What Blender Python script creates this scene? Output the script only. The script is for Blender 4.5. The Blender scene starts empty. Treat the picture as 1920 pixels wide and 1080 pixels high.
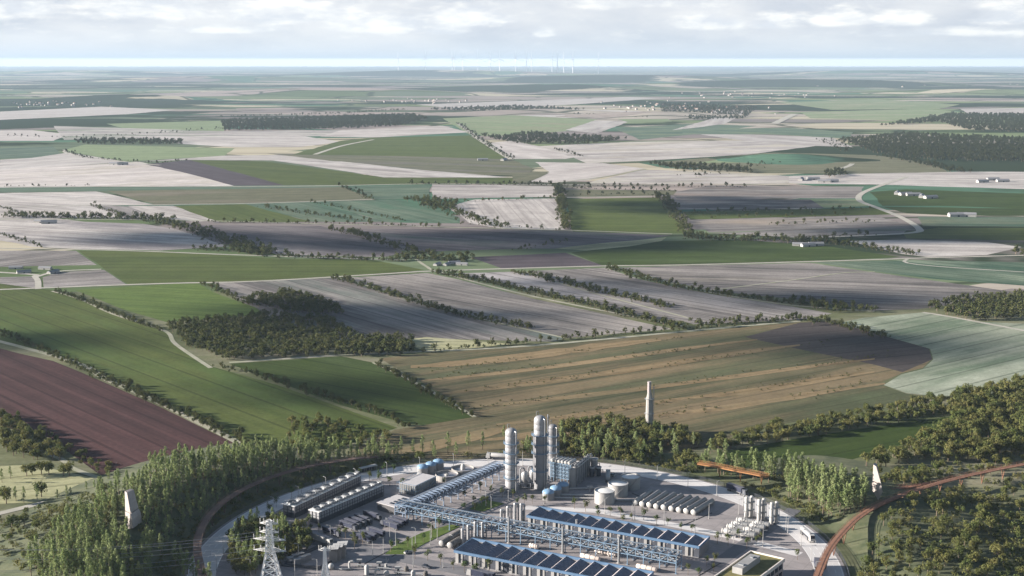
import bpy, math, random
import numpy as np
from mathutils import Vector, Matrix
R_ = math.radians
rnd = random.Random(7)
nr = np.random.RandomState(11)
sc = bpy.context.scene
COL = sc.collection
# ------------------------------------------------------------ camera
H_CAM, F_PX, PITCH = 220.0, 2430.0, R_(9.87)
cam = bpy.data.cameras.new('camera'); co = bpy.data.objects.new('camera', cam); COL.objects.link(co)
co.location = (0, 0, H_CAM); co.rotation_euler = (math.pi/2 - PITCH, 0, 0)
cam.sensor_width = 36; cam.lens = 36*F_PX/1920; cam.clip_start = 1; cam.clip_end = 600000
sc.camera = co
sc.view_settings.view_transform = 'Standard'; sc.view_settings.look = 'None'
sc.view_settings.exposure = 1.75; sc.view_settings.gamma = 1
sc.cycles.use_denoising = True
sc.cycles.max_bounces = 6; sc.cycles.diffuse_bounces = 3; sc.cycles.glossy_bounces = 3
sc.cycles.volume_bounces = 1; sc.cycles.transparent_max_bounces = 6
sc.cycles.sample_clamp_indirect = 6
# ------------------------------------------------------------ sun
SUN_EL = 14.8
SHX, SHY = 1.0, 0.0                 # where shadows fall on the ground
sun = bpy.data.lights.new('sun', 'SUN'); so = bpy.data.objects.new('sun', sun); COL.objects.link(so)
sun.energy = 5.0; sun.angle = R_(0.5); sun.color = (1.0, 0.92, 0.83)
dv = Vector((SHX*math.cos(R_(SUN_EL)), SHY*math.cos(R_(SUN_EL)), -math.sin(R_(SUN_EL))))
so.rotation_euler = dv.to_track_quat('-Z', 'Y').to_euler(); so.location = (-400, 500, 300)
# ------------------------------------------------------------ node helpers
class NT:
    def __init__(s, tree): s.t = tree; s.n = tree.nodes; s.l = tree.links
    def new(s, typ, **kw):
        n = s.n.new(typ)
        for k, v in kw.items(): setattr(n, k, v)
        return n
    def lk(s, a, b): s.l.new(a, b)
    def inp(s, sock, v):
        if hasattr(v, 'is_linked') or hasattr(v, 'links'): s.l.new(v, sock)
        else: sock.default_value = v
    def math(s, op, a, b=0.0, c=None, clamp=False):
        n = s.new('ShaderNodeMath', operation=op); n.use_clamp = clamp
        s.inp(n.inputs[0], a); s.inp(n.inputs[1], b)
        if c is not None: s.inp(n.inputs[2], c)
        return n.outputs[0]
    def mix(s, f, a, b, blend='MIX'):
        n = s.new('ShaderNodeMix', data_type='RGBA', blend_type=blend)
        s.inp(n.inputs[0], f); s.inp(n.inputs[6], a); s.inp(n.inputs[7], b)
        return n.outputs[2]
    def noise(s, vec, scale, detail=3, rough=.55):
        n = s.new('ShaderNodeTexNoise'); s.lk(vec, n.inputs['Vector'])
        n.inputs['Scale'].default_value = scale; n.inputs['Detail'].default_value = detail
        n.inputs['Roughness'].default_value = rough
        return n.outputs[0]
    def mapr(s, v, a, b, c=0., d=1.):
        n = s.new('ShaderNodeMapRange'); s.inp(n.inputs[0], v)
        for i, x in enumerate((a, b, c, d)): n.inputs[i+1].default_value = x
        return n.outputs[0]
    def mapping(s, vec, rot=0., scale=(1, 1, 1), loc=(0, 0, 0)):
        n = s.new('ShaderNodeMapping'); s.lk(vec, n.inputs[0])
        n.inputs['Rotation'].default_value = (0, 0, rot); n.inputs['Scale'].default_value = scale
        n.inputs['Location'].default_value = loc
        return n.outputs[0]
    def along(s, vec, ang, lx, ly, loc=0.):
        """turn the ground to the direction ang, then stretch: lx metres along it, ly across"""
        n = s.new('ShaderNodeMapping', vector_type='TEXTURE'); s.lk(vec, n.inputs[0])
        n.inputs['Rotation'].default_value = (0, 0, ang); n.inputs['Scale'].default_value = (lx, ly, 50)
        n.inputs['Location'].default_value = (loc*900, loc*700, 0)
        return n.outputs[0]
def rgba(c): return (c[0], c[1], c[2], 1.0)
# ------------------------------------------------------------ world: Nishita sky with broken cloud
w = bpy.data.worlds.new('World'); sc.world = w; w.use_nodes = True
T = NT(w.node_tree); T.n.clear()
sky = T.new('ShaderNodeTexSky', sky_type='NISHITA'); sky.sun_disc = False
sky.sun_elevation = R_(SUN_EL); sky.sun_rotation = math.atan2(-SHX, -SHY)
sky.air_density = 1.0; sky.dust_density = 0.6; sky.ozone_density = 1.6; sky.altitude = 200
tc = T.new('ShaderNodeTexCoord'); sep = T.new('ShaderNodeSeparateXYZ'); T.lk(tc.outputs['Generated'], sep.inputs[0])
X, Y, Z = sep.outputs
az = T.math('ARCTAN2', X, Y); el = T.math('ARCSINE', Z)
comb = T.new('ShaderNodeCombineXYZ'); T.lk(az, comb.inputs[0]); T.lk(T.math('MULTIPLY', el, 3.2), comb.inputs[1])
P = comb.outputs[0]
n_big = T.noise(P, 7, 6, .58); n_mid = T.noise(P, 24, 7, .6); n_fine = T.noise(P, 70, 5, .6)
def blob(ax, y, wx, wy, amp):
    """soft cloud body centred in azimuth and elevation (radians)"""
    a0 = math.atan((ax-960)/F_PX); e0 = (117-y)/F_PX
    dx = T.math('DIVIDE', T.math('SUBTRACT', az, a0), wx/F_PX)
    dy = T.math('DIVIDE', T.math('SUBTRACT', el, e0), wy/F_PX)
    flat = T.math('MULTIPLY', T.math('MINIMUM', dy, 0.0), 1.8)
    dy2 = T.math('ADD', dy, flat)
    d = T.math('SQRT', T.math('ADD', T.math('MULTIPLY', dx, dx), T.math('MULTIPLY', dy2, dy2)))
    return T.math('MULTIPLY', T.math('SUBTRACT', 1.0, d, clamp=True), amp)
acc = None
for b in [(885, 42, 100, 44, 1.3), (840, 62, 60, 22, 1.1), (1018, 66, 30, 22, 1.25), (715, 52, 150, 42, 1.2),
          (560, 36, 240, 52, 1.0), (1330, 50, 110, 34, 1.0), (1440, 50, 90, 30, .9), (1560, 44, 100, 38, 1.0),
          (1670, 48, 90, 30, .9), (1880, 44, 110, 38, .9), (1750, 68, 200, 18, .8), (300, 30, 240, 60, .9), (60, 30, 160, 46, .8), (1200, 14, 200, 30, .6), (450, 60, 200, 20, .7)]:
    v = blob(*b); acc = v if acc is None else T.math('MAXIMUM', acc, v)
shape = T.math('ADD', acc, T.math('MULTIPLY', T.math('SUBTRACT', n_mid, .5), 1.7))
shape = T.math('ADD', shape, T.math('MULTIPLY', T.math('SUBTRACT', n_fine, .5), .8))
m_cu = T.mapr(shape, .14, .62)
veil = T.mapr(n_big, .40, .60)
s2 = T.mapping(P, 0, (1, 1, 1), (0, .035, 0))
lit = T.mapr(T.math('SUBTRACT', n_mid, T.noise(s2, 24, 7, .6)), -.14, .12)
base_grey = T.mix(veil, (.20, .212, .232, 1), (.275, .276, .278, 1))
cu_col = T.mix(lit, (.245, .255, .27, 1), (.345, .34, .325, 1))
low = T.mapr(el, .003, .017); base2 = T.mix(low, (.255, .26, .27, 1), base_grey)
cl = T.mix(m_cu, base2, cu_col)
band = T.math('MULTIPLY', T.mapr(el, .0036, .0020), T.mapr(el, -.0065, -.0045))      # white glare of the sea painted into the sky as a horizon band
cl = T.mix(band, cl, (1.25, 1.25, 1.24, 1))
# overhead the cloud breaks up and the blue shows
hi = T.mapr(el, .05, .22); brk = T.mapr(T.noise(P, 2.3, 5, .6), .42, .6)
cover = T.math('SUBTRACT', 1.0, T.math('MULTIPLY', hi, T.mapr(brk, 0, 1, 1.0, .9)), clamp=True)
skyc = T.new('ShaderNodeVectorMath', operation='SCALE'); T.lk(sky.outputs[0], skyc.inputs[0]); skyc.inputs['Scale'].default_value = 0.04
fin = T.mix(cover, skyc.outputs[0], cl)
bg = T.new('ShaderNodeBackground'); T.lk(fin, bg.inputs[0]); bg.inputs[1].default_value = 1.0
wo = T.new('ShaderNodeOutputWorld'); T.lk(bg.outputs[0], wo.inputs[0])
# ------------------------------------------------------------ surveying helper: a sight line to a height
CP, SP = math.cos(PITCH), math.sin(PITCH)
def ray(px, py):
    x = (px-960)/F_PX; y = (py-540)/F_PX
    return x, CP - y*SP, -SP - y*CP
def G(px, py, z=0.0):
    dx, dy, dz = ray(px, py); t = (z-H_CAM)/dz
    return (dx*t, dy*t, z)
CX, CY, RAD = 1.5, 557.5, 145.5
def sstep(a, b, x):
    t = min(1, max(0, (x-a)/(b-a))); return t*t*(3-2*t)
def hill(x, y):
    dx, dy = x-CX, y-CY; r = math.hypot(dx, dy)-RAD
    if r < 3 or r > 190: return -0.4
    ph = math.degrees(math.atan2(dy, dx)) % 360
    if 90 <= ph <= 270: A = 11*sstep(122, 158, ph)
    else:
        q = ph if ph < 180 else ph-360
        A = 5*(1-sstep(22, 50, q))
    p = sstep(3, 34, r)*(1-sstep(42, 115, r))
    b = A*p*(1+.15*math.sin(x*.05+1)*math.cos(y*.045))
    return b-0.4 if b < .4 else b-.4+.4*min(1, b-.4)
def GT(px, py):
    dx, dy, dz = ray(px, py); t = 480.0
    while t < 3000:
        z = H_CAM+dz*t
        if z <= max(0, hill(dx*t, dy*t)): return (dx*t, dy*t, max(0, hill(dx*t, dy*t)))
        t += .5
    return G(px, py)
# ------------------------------------------------------------ materials
MATS = {}
def mat(name, c, rough=.7, metal=0., var=.12, scale=1.0, c2=None, bump=0.0, stretch=None, spec=.4, joints=None):
    if name in MATS: return MATS[name]
    m = bpy.data.materials.new(name); m.use_nodes = True; t = NT(m.node_tree)
    b = t.n['Principled BSDF']
    geo = t.new('ShaderNodeNewGeometry'); vec = geo.outputs['Position']
    if stretch: vec = t.mapping(vec, stretch[0], (stretch[1], stretch[2], stretch[3] if len(stretch) > 3 else 1))
    n = t.noise(vec, scale, 4, .6)
    if c2 is None:
        f = t.mapr(n, .25, .75, 1-var, 1+var)
        cc = t.mix(1.0, rgba(c), f, 'MULTIPLY')
    else: cc = t.mix(t.mapr(n, .32, .68), rgba(c), rgba(c2))
    t.lk(cc, b.inputs['Base Color']); b.inputs['Roughness'].default_value = rough
    b.inputs['Metallic'].default_value = metal; b.inputs['Specular IOR Level'].default_value = spec
    if joints:
        br = t.new('ShaderNodeTexBrick', offset=0.0); t.lk(t.along(geo.outputs['Position'], joints[0], 1, 1), br.inputs['Vector'])
        br.inputs['Scale'].default_value = 1; br.inputs['Brick Width'].default_value = joints[1]; br.inputs['Row Height'].default_value = joints[1]; br.inputs['Mortar Size'].default_value = .16; br.inputs['Mortar Smooth'].default_value = .3
        st_ = t.mapr(t.noise(t.along(geo.outputs['Position'], joints[0], 14, 2.2), 1.0, 5, .7), .52, .72, 1.0, .72)
        cc = t.mix(t.math('MULTIPLY', br.outputs['Fac'], .45), cc, rgba([q*.45 for q in c])); cc = t.mix(1.0, cc, st_, 'MULTIPLY'); t.lk(cc, b.inputs['Base Color'])
    if bump:
        bp = t.new('ShaderNodeBump'); t.lk(t.noise(vec, scale*4, 4), bp.inputs['Height'])
        bp.inputs['Strength'].default_value = .5; bp.inputs['Distance'].default_value = bump
        t.lk(bp.outputs[0], b.inputs['Normal'])
    MATS[name] = m; return m
def leaf_mat(name, c1, c2, c3):
    m = bpy.data.materials.new(name); m.use_nodes = True; t = NT(m.node_tree); t.n.clear()
    geo = t.new('ShaderNodeNewGeometry'); P = geo.outputs['Position']
    a = t.mapr(t.noise(P, .11, 2), .35, .65); b = t.mapr(t.noise(P, .9, 3), .3, .7)
    cc = t.mix(a, rgba(c1), rgba(c2)); cc = t.mix(t.math('MULTIPLY', b, .55), cc, rgba(c3))
    d = t.new('ShaderNodeBsdfDiffuse'); t.lk(cc, d.inputs[0])
    tr = t.new('ShaderNodeBsdfTranslucent'); t.lk(cc, tr.inputs[0])
    mx = t.new('ShaderNodeMixShader'); mx.inputs[0].default_value = .28
    t.lk(d.outputs[0], mx.inputs[1]); t.lk(tr.outputs[0], mx.inputs[2])
    o = t.new('ShaderNodeOutputMaterial'); t.lk(mx.outputs[0], o.inputs[0])
    MATS[name] = m; return m
def field_mat(name, c1, c2, ang, row=9.0, rowamt=.25, mott=.5, c3=None, seed=0., tram=0.):
    """crop or tilled soil: drill rows along ang, drawn-out soil blotches, a third colour in bare patches"""
    m = bpy.data.materials.new(name); m.use_nodes = True; t = NT(m.node_tree)
    b = t.n['Principled BSDF']; geo = t.new('ShaderNodeNewGeometry'); P = geo.outputs['Position']
    r1 = t.along(P, ang, 600, row, seed)
    rows = t.noise(r1, 1.0, 2, .5)
    r2 = t.along(P, ang, 260, 60, seed*2)
    bl = t.noise(r2, 1.0, 4, .6)
    r3 = t.along(P, ang, 70, 3.2, seed)
    fine = t.noise(r3, 1.0, 3, .6); speck = t.noise(P, .35, 4, .65)
    f = t.math('ADD', t.math('MULTIPLY', t.math('SUBTRACT', rows, .5), rowamt*6), t.math('MULTIPLY', t.math('SUBTRACT', bl, .5), mott*6))
    f = t.math('ADD', f, t.math('MULTIPLY', t.math('SUBTRACT', fine, .5), rowamt*2.5))
    f = t.math('ADD', f, .5, clamp=True)
    cc = t.mix(f, rgba(c1), rgba(c2))
    if c3:
        r4 = t.along(P, ang, 340, 90, seed*5+3)
        cc = t.mix(t.mapr(t.noise(r4, 1.0, 5, .65), .5, .68), cc, rgba(c3))
    if tram:
        sx = t.new('ShaderNodeSeparateXYZ'); t.lk(t.along(P, ang, 1, 24, 0), sx.inputs[0])
        tl = t.math('LESS_THAN', t.math('FRACT', sx.outputs[1]), .09)
        cc = t.mix(t.math('MULTIPLY', tl, tram), cc, rgba([q*.45 for q in c1]))
    k = t.math('MULTIPLY', t.mapr(speck, .25, .75, .8, 1.2), t.mapr(t.noise(P, .03, 5, .7), .3, .7, .84, 1.16))
    cc = t.mix(1.0, cc, k, 'MULTIPLY')
    t.lk(cc, b.inputs['Base Color']); b.inputs['Roughness'].default_value = .95
    b.inputs['Specular IOR Level'].default_value = .1
    MATS[name] = m; return m
# ------------------------------------------------------------ mesh builder
class MB:
    def __init__(s): s.v = []; s.f = []
    def add(s, vs, fs):
        o = len(s.v); s.v += [tuple(p) for p in vs]; s.f += [tuple(i+o for i in f) for f in fs]; return s
    def box(s, x0, y0, z0, x1, y1, z1):
        return s.add([(x0, y0, z0), (x1, y0, z0), (x1, y1, z0), (x0, y1, z0), (x0, y0, z1), (x1, y0, z1), (x1, y1, z1), (x0, y1, z1)],
                     [(0, 3, 2, 1), (4, 5, 6, 7), (0, 1, 5, 4), (1, 2, 6, 5), (2, 3, 7, 6), (3, 0, 4, 7)])
    def beam(s, a, b, w, h=None):
        a, b = Vector(a), Vector(b); d = (b-a)
        if d.length < 1e-6: return s
        d.normalize(); h = h or w
        up = Vector((0, 0, 1)) if abs(d.z) < .95 else Vector((1, 0, 0))
        sx = d.cross(up).normalized()*w/2; sy = sx.normalized().cross(d).normalized()*h/2
        vs = [a-sx-sy, a+sx-sy, a+sx+sy, a-sx+sy, b-sx-sy, b+sx-sy, b+sx+sy, b-sx+sy]
        return s.add(vs, [(0, 3, 2, 1), (4, 5, 6, 7), (0, 1, 5, 4), (1, 2, 6, 5), (2, 3, 7, 6), (3, 0, 4, 7)])
    def cyl(s, a, b, r0, r1=None, n=12, cap=True):
        a, b = Vector(a), Vector(b); r1 = r0 if r1 is None else r1; d = (b-a).normalized()
        up = Vector((0, 0, 1)) if abs(d.z) < .95 else Vector((1, 0, 0))
        ux = d.cross(up).normalized(); uy = d.cross(ux)
        vs = []
        for c, r in ((a, r0), (b, r1)):
            for i in range(n):
                t = 2*math.pi*i/n; vs.append(c+ux*r*math.cos(t)+uy*r*math.sin(t))
        fs = [(i, i+n, (i+1) % n+n, (i+1) % n) for i in range(n)]
        if cap: fs += [tuple(range(n)), tuple(range(2*n-1, n-1, -1))]
        return s.add(vs, fs)
    def lathe(s, c, prof, n=20, axis='z', d=None):
        """prof: (radius, height) pairs round a vertical axis, or round direction d"""
        c = Vector(c)
        if d is None: D, ux, uy = Vector((0, 0, 1)), Vector((1, 0, 0)), Vector((0, 1, 0))
        else:
            D = Vector(d).normalized(); ux = D.cross(Vector((0, 0, 1))).normalized(); uy = ux.cross(D)
        vs = []
        for r, h in prof:
            for i in range(n):
                t = 2*math.pi*i/n; vs.append(c+D*h+ux*r*math.cos(t)+uy*r*math.sin(t))
        m = len(prof); fs = []
        for j in range(m-1):
            for i in range(n): fs.append((j*n+i, j*n+(i+1) % n, (j+1)*n+(i+1) % n, (j+1)*n+i))
        fs += [tuple(range(n-1, -1, -1)), tuple(range((m-1)*n, m*n))]
        return s.add(vs, fs)
    def tube(s, pts, r, n=8):
        for a, b in zip(pts[:-1], pts[1:]): s.cyl(a, b, r, r, n)
        return s
    def prism(s, poly, z0, z1):
        n = len(poly)
        vs = [(p[0], p[1], z0) for p in poly]+[(p[0], p[1], z1) for p in poly]
        return s.add(vs, [tuple(range(n-1, -1, -1)), tuple(range(n, 2*n))]+[(i, (i+1) % n, (i+1) % n+n, i+n) for i in range(n)])
    def build(s, name, m, parent=None, smooth=False, label=None):
        o = ORG.get(parent.name, Vector((0, 0, 0))) if parent else Vector((0, 0, 0))
        me = bpy.data.meshes.new(name)
        me.from_pydata([(x-o.x, y-o.y, z-o.z) for x, y, z in s.v], [], s.f); me.update()
        if smooth:
            me.polygons.foreach_set('use_smooth', [True]*len(me.polygons))
            try: me.set_sharp_from_angle(angle=R_(40))
            except Exception: pass
        me.materials.append(m)
        ob = bpy.data.objects.new(name, me); COL.objects.link(ob)
        if parent: ob.parent = parent; ORG[ob.name] = o
        if label: ob['label'] = label
        return ob
ORG = {}
def tag(o, label=None, cat=None, group=None, kind=None):
    if label: o['label'] = label
    if cat: o['category'] = cat
    if group: o['group'] = group
    if kind: o['kind'] = kind
    return o
def thing(name, label, cat, loc=(0, 0, 0), group=None, rz=0.0, absolute=True):
    """an Empty at the thing's base; children given in the world's frame unless the thing is turned"""
    o = bpy.data.objects.new(name, None); COL.objects.link(o); o.location = loc; o.rotation_euler = (0, 0, rz)
    o.empty_display_size = .5
    ORG[o.name] = Vector(loc) if absolute else Vector((0, 0, 0))
    return tag(o, label, cat, group)
KIDS = {}
def kids(o):
    k = o.name
    if k not in KIDS: KIDS[k] = list(o.children)
    return KIDS[k]
def copy_tree(o, loc=None, rz=None, label=None, group=None, scale=None, parent=None):
    c = o.copy(); COL.objects.link(c)
    if parent is not None: c.parent = parent
    for ch in kids(o): copy_tree(ch, parent=c)
    if loc is not None: c.location = loc
    if rz is not None: c.rotation_euler = (0, 0, rz)
    if scale is not None: c.scale = scale
    if label: c['label'] = label
    if group: c['group'] = group
    return c
def mesh_np(name, V, F, mats, mi=None):
    me = bpy.data.meshes.new(name); n = len(F)
    me.vertices.add(len(V)); me.vertices.foreach_set('co', np.asarray(V, np.float32).ravel())
    me.loops.add(n*3); me.loops.foreach_set('vertex_index', np.asarray(F, np.int32).ravel())
    me.polygons.add(n); me.polygons.foreach_set('loop_start', np.arange(0, n*3, 3, dtype=np.int32))
    try: me.polygons.foreach_set('loop_total', np.full(n, 3, dtype=np.int32))
    except Exception: pass
    for m in mats: me.materials.append(m)
    if mi is not None: me.polygons.foreach_set('material_index', np.asarray(mi, np.int32))
    me.update(calc_edges=True); me.validate()
    return me
# ============================================================ ground, fields, roads
def struct(ob): ob['kind'] = 'structure'; return ob
def ang_px(a, b):
    p, q = G(*a), G(*b); return math.atan2(q[1]-p[1], q[0]-p[0])
# the country beyond: one sheet to the coast, with a patchwork of fields and woods
m = bpy.data.materials.new('far_country'); m.use_nodes = True; t = NT(m.node_tree); b = t.n['Principled BSDF']
geo = t.new('ShaderNodeNewGeometry'); P = geo.outputs['Position']
warp = t.new('ShaderNodeVectorMath', operation='ADD'); t.lk(P, warp.inputs[0])
nw = t.new('ShaderNodeTexNoise'); t.lk(P, nw.inputs['Vector']); nw.inputs['Scale'].default_value = .0011; nw.inputs['Detail'].default_value = 2
sc2 = t.new('ShaderNodeVectorMath', operation='SCALE'); t.lk(nw.outputs['Color'], sc2.inputs[0]); sc2.inputs['Scale'].default_value = 420
t.lk(sc2.outputs[0], warp.inputs[1])
def vor(scale, rot, sx, sy):
    v = t.new('ShaderNodeTexVoronoi', distance='CHEBYCHEV'); t.lk(t.mapping(warp.outputs[0], rot, (sx, sy, 0)), v.inputs['Vector'])
    v.inputs['Scale'].default_value = scale; return v
v1 = vor(.0023, .5, .6, 1.25)
sp = t.new('ShaderNodeSeparateColor'); t.lk(v1.outputs['Color'], sp.inputs[0])
rp = t.new('ShaderNodeValToRGB'); rp.color_ramp.interpolation = 'CONSTANT'
cols = [(.30, .255, .23), (.135, .17, .10), (.36, .32, .27), (.10, .135, .065), (.21, .185, .175), (.17, .21, .11), (.40, .36, .27), (.12, .15, .10), (.27, .235, .21), (.08, .15, .10)]
for i, c in enumerate(cols):
    e = rp.color_ramp.elements[0] if i == 0 else (rp.color_ramp.elements[1] if i == 1 else rp.color_ramp.elements.new(i/len(cols)))
    e.position = i/len(cols); e.color = rgba(c)
t.lk(sp.outputs[0], rp.inputs[0])
wood = t.mapr(t.noise(t.mapping(P, .2, (.7, 1.3, 1)), .00042, 7, .62), .51, .53)
hed = t.mapr(v1.outputs['Distance'], .0, 1.0)
v2 = t.new('ShaderNodeTexVoronoi', feature='DISTANCE_TO_EDGE'); t.lk(t.mapping(warp.outputs[0], .5, (.6, 1.25, 0)), v2.inputs['Vector']); v2.inputs['Scale'].default_value = .0023
edge = t.math('MULTIPLY', t.mapr(v2.outputs['Distance'], .030, .010), .85)
cc = rp.outputs[0]
st = t.noise(t.mapping(P, .3, (1/500, 1/60, 1)), 1.0, 5, .65)
cc = t.mix(1.0, cc, t.mapr(st, .3, .7, .72, 1.3), 'MULTIPLY')
cc = t.mix(edge, cc, (.045, .06, .035, 1))
cc = t.mix(wood, cc, (.035, .05, .03, 1))
t.lk(cc, b.inputs['Base Color']); b.inputs['Roughness'].default_value = 1; b.inputs['Specular IOR Level'].default_value = 0
mb = MB()
coast = [(-90000, 74000), (-30000, 73500), (-9000, 72000), (2000, 68000), (9000, 63000), (24000, 56000), (60000, 48000)]
mb.add([(-90000, -3000, 0), (60000, -3000, 0)]+[(x, y, 0) for x, y in reversed(coast)], [tuple(range(9))])
struct(mb.build('ground', m))
# low rises in the far country: long gentle swells that catch the light
def rise(cx, cy, rx, ry, h, mt):
    mb = MB(); n, k = 28, 6; vs = [(cx, cy, h)]; fs = []
    for j in range(1, k+1):
        q = j/k
        for i in range(n):
            a = 2*math.pi*i/n; wob = 1+.16*math.sin(3*a+cx)+.1*math.sin(5*a+cy)
            vs.append((cx+rx*q*wob*math.cos(a), cy+ry*q*wob*math.sin(a), h*(.5+.5*math.cos(math.pi*q))-(1.5 if j == k else 0)))
    for i in range(n): fs.append((0, 1+i, 1+(i+1) % n))
    for j in range(k-1):
        for i in range(n):
            a = 1+j*n+i; b_ = 1+j*n+(i+1) % n; fs.append((a, a+n, b_+n, b_))
    mb.add(vs, fs); o = mb.build('low_hill', mt, smooth=True); return struct(o)
for px, py, rx, ry, h in [(240, 188, 800, 500, 34), (640, 176, 1500, 700, 42), (1080, 168, 1700, 800, 48), (1500, 160, 2200, 900, 60), (1850, 176, 1200, 600, 36),
                          (1180, 152, 3000, 1200, 75), (420, 152, 2600, 1100, 60), (820, 142, 4000, 1500, 95), (1650, 142, 4200, 1500, 90), (150, 140, 3500, 1300, 80),
                          (1480, 300, 210, 130, 14), (1230, 218, 500, 260, 20), (1020, 212, 520, 300, 18)]:
    x, y, _ = G(px, py); rise(x, y, rx, ry, h, m)
sea = mat('sea_water', (.02, .05, .08), .28, 0, .1, .001, spec=1.0)
mb = MB(); mb.add([(-90500, 30000, -2), (60500, 30000, -2), (60500, 74800, -2), (-90500, 74800, -2)], [(0, 1, 2, 3)]); struct(mb.build('sea', sea))

verge = field_mat('rough_grassland', (.075, .09, .04), (.15, .155, .085), .1, 14, .2, .4, (.24, .22, .16))
mb = MB(); mb.add([G(-900, 548), G(2900, 545)][::1]+[(900, 120, 0), (-900, 120, 0)], [(0, 3, 2, 1)])
mb.v = [(x, y, .02) for x, y, z in mb.v]; struct(mb.build('grassland', verge))

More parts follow.
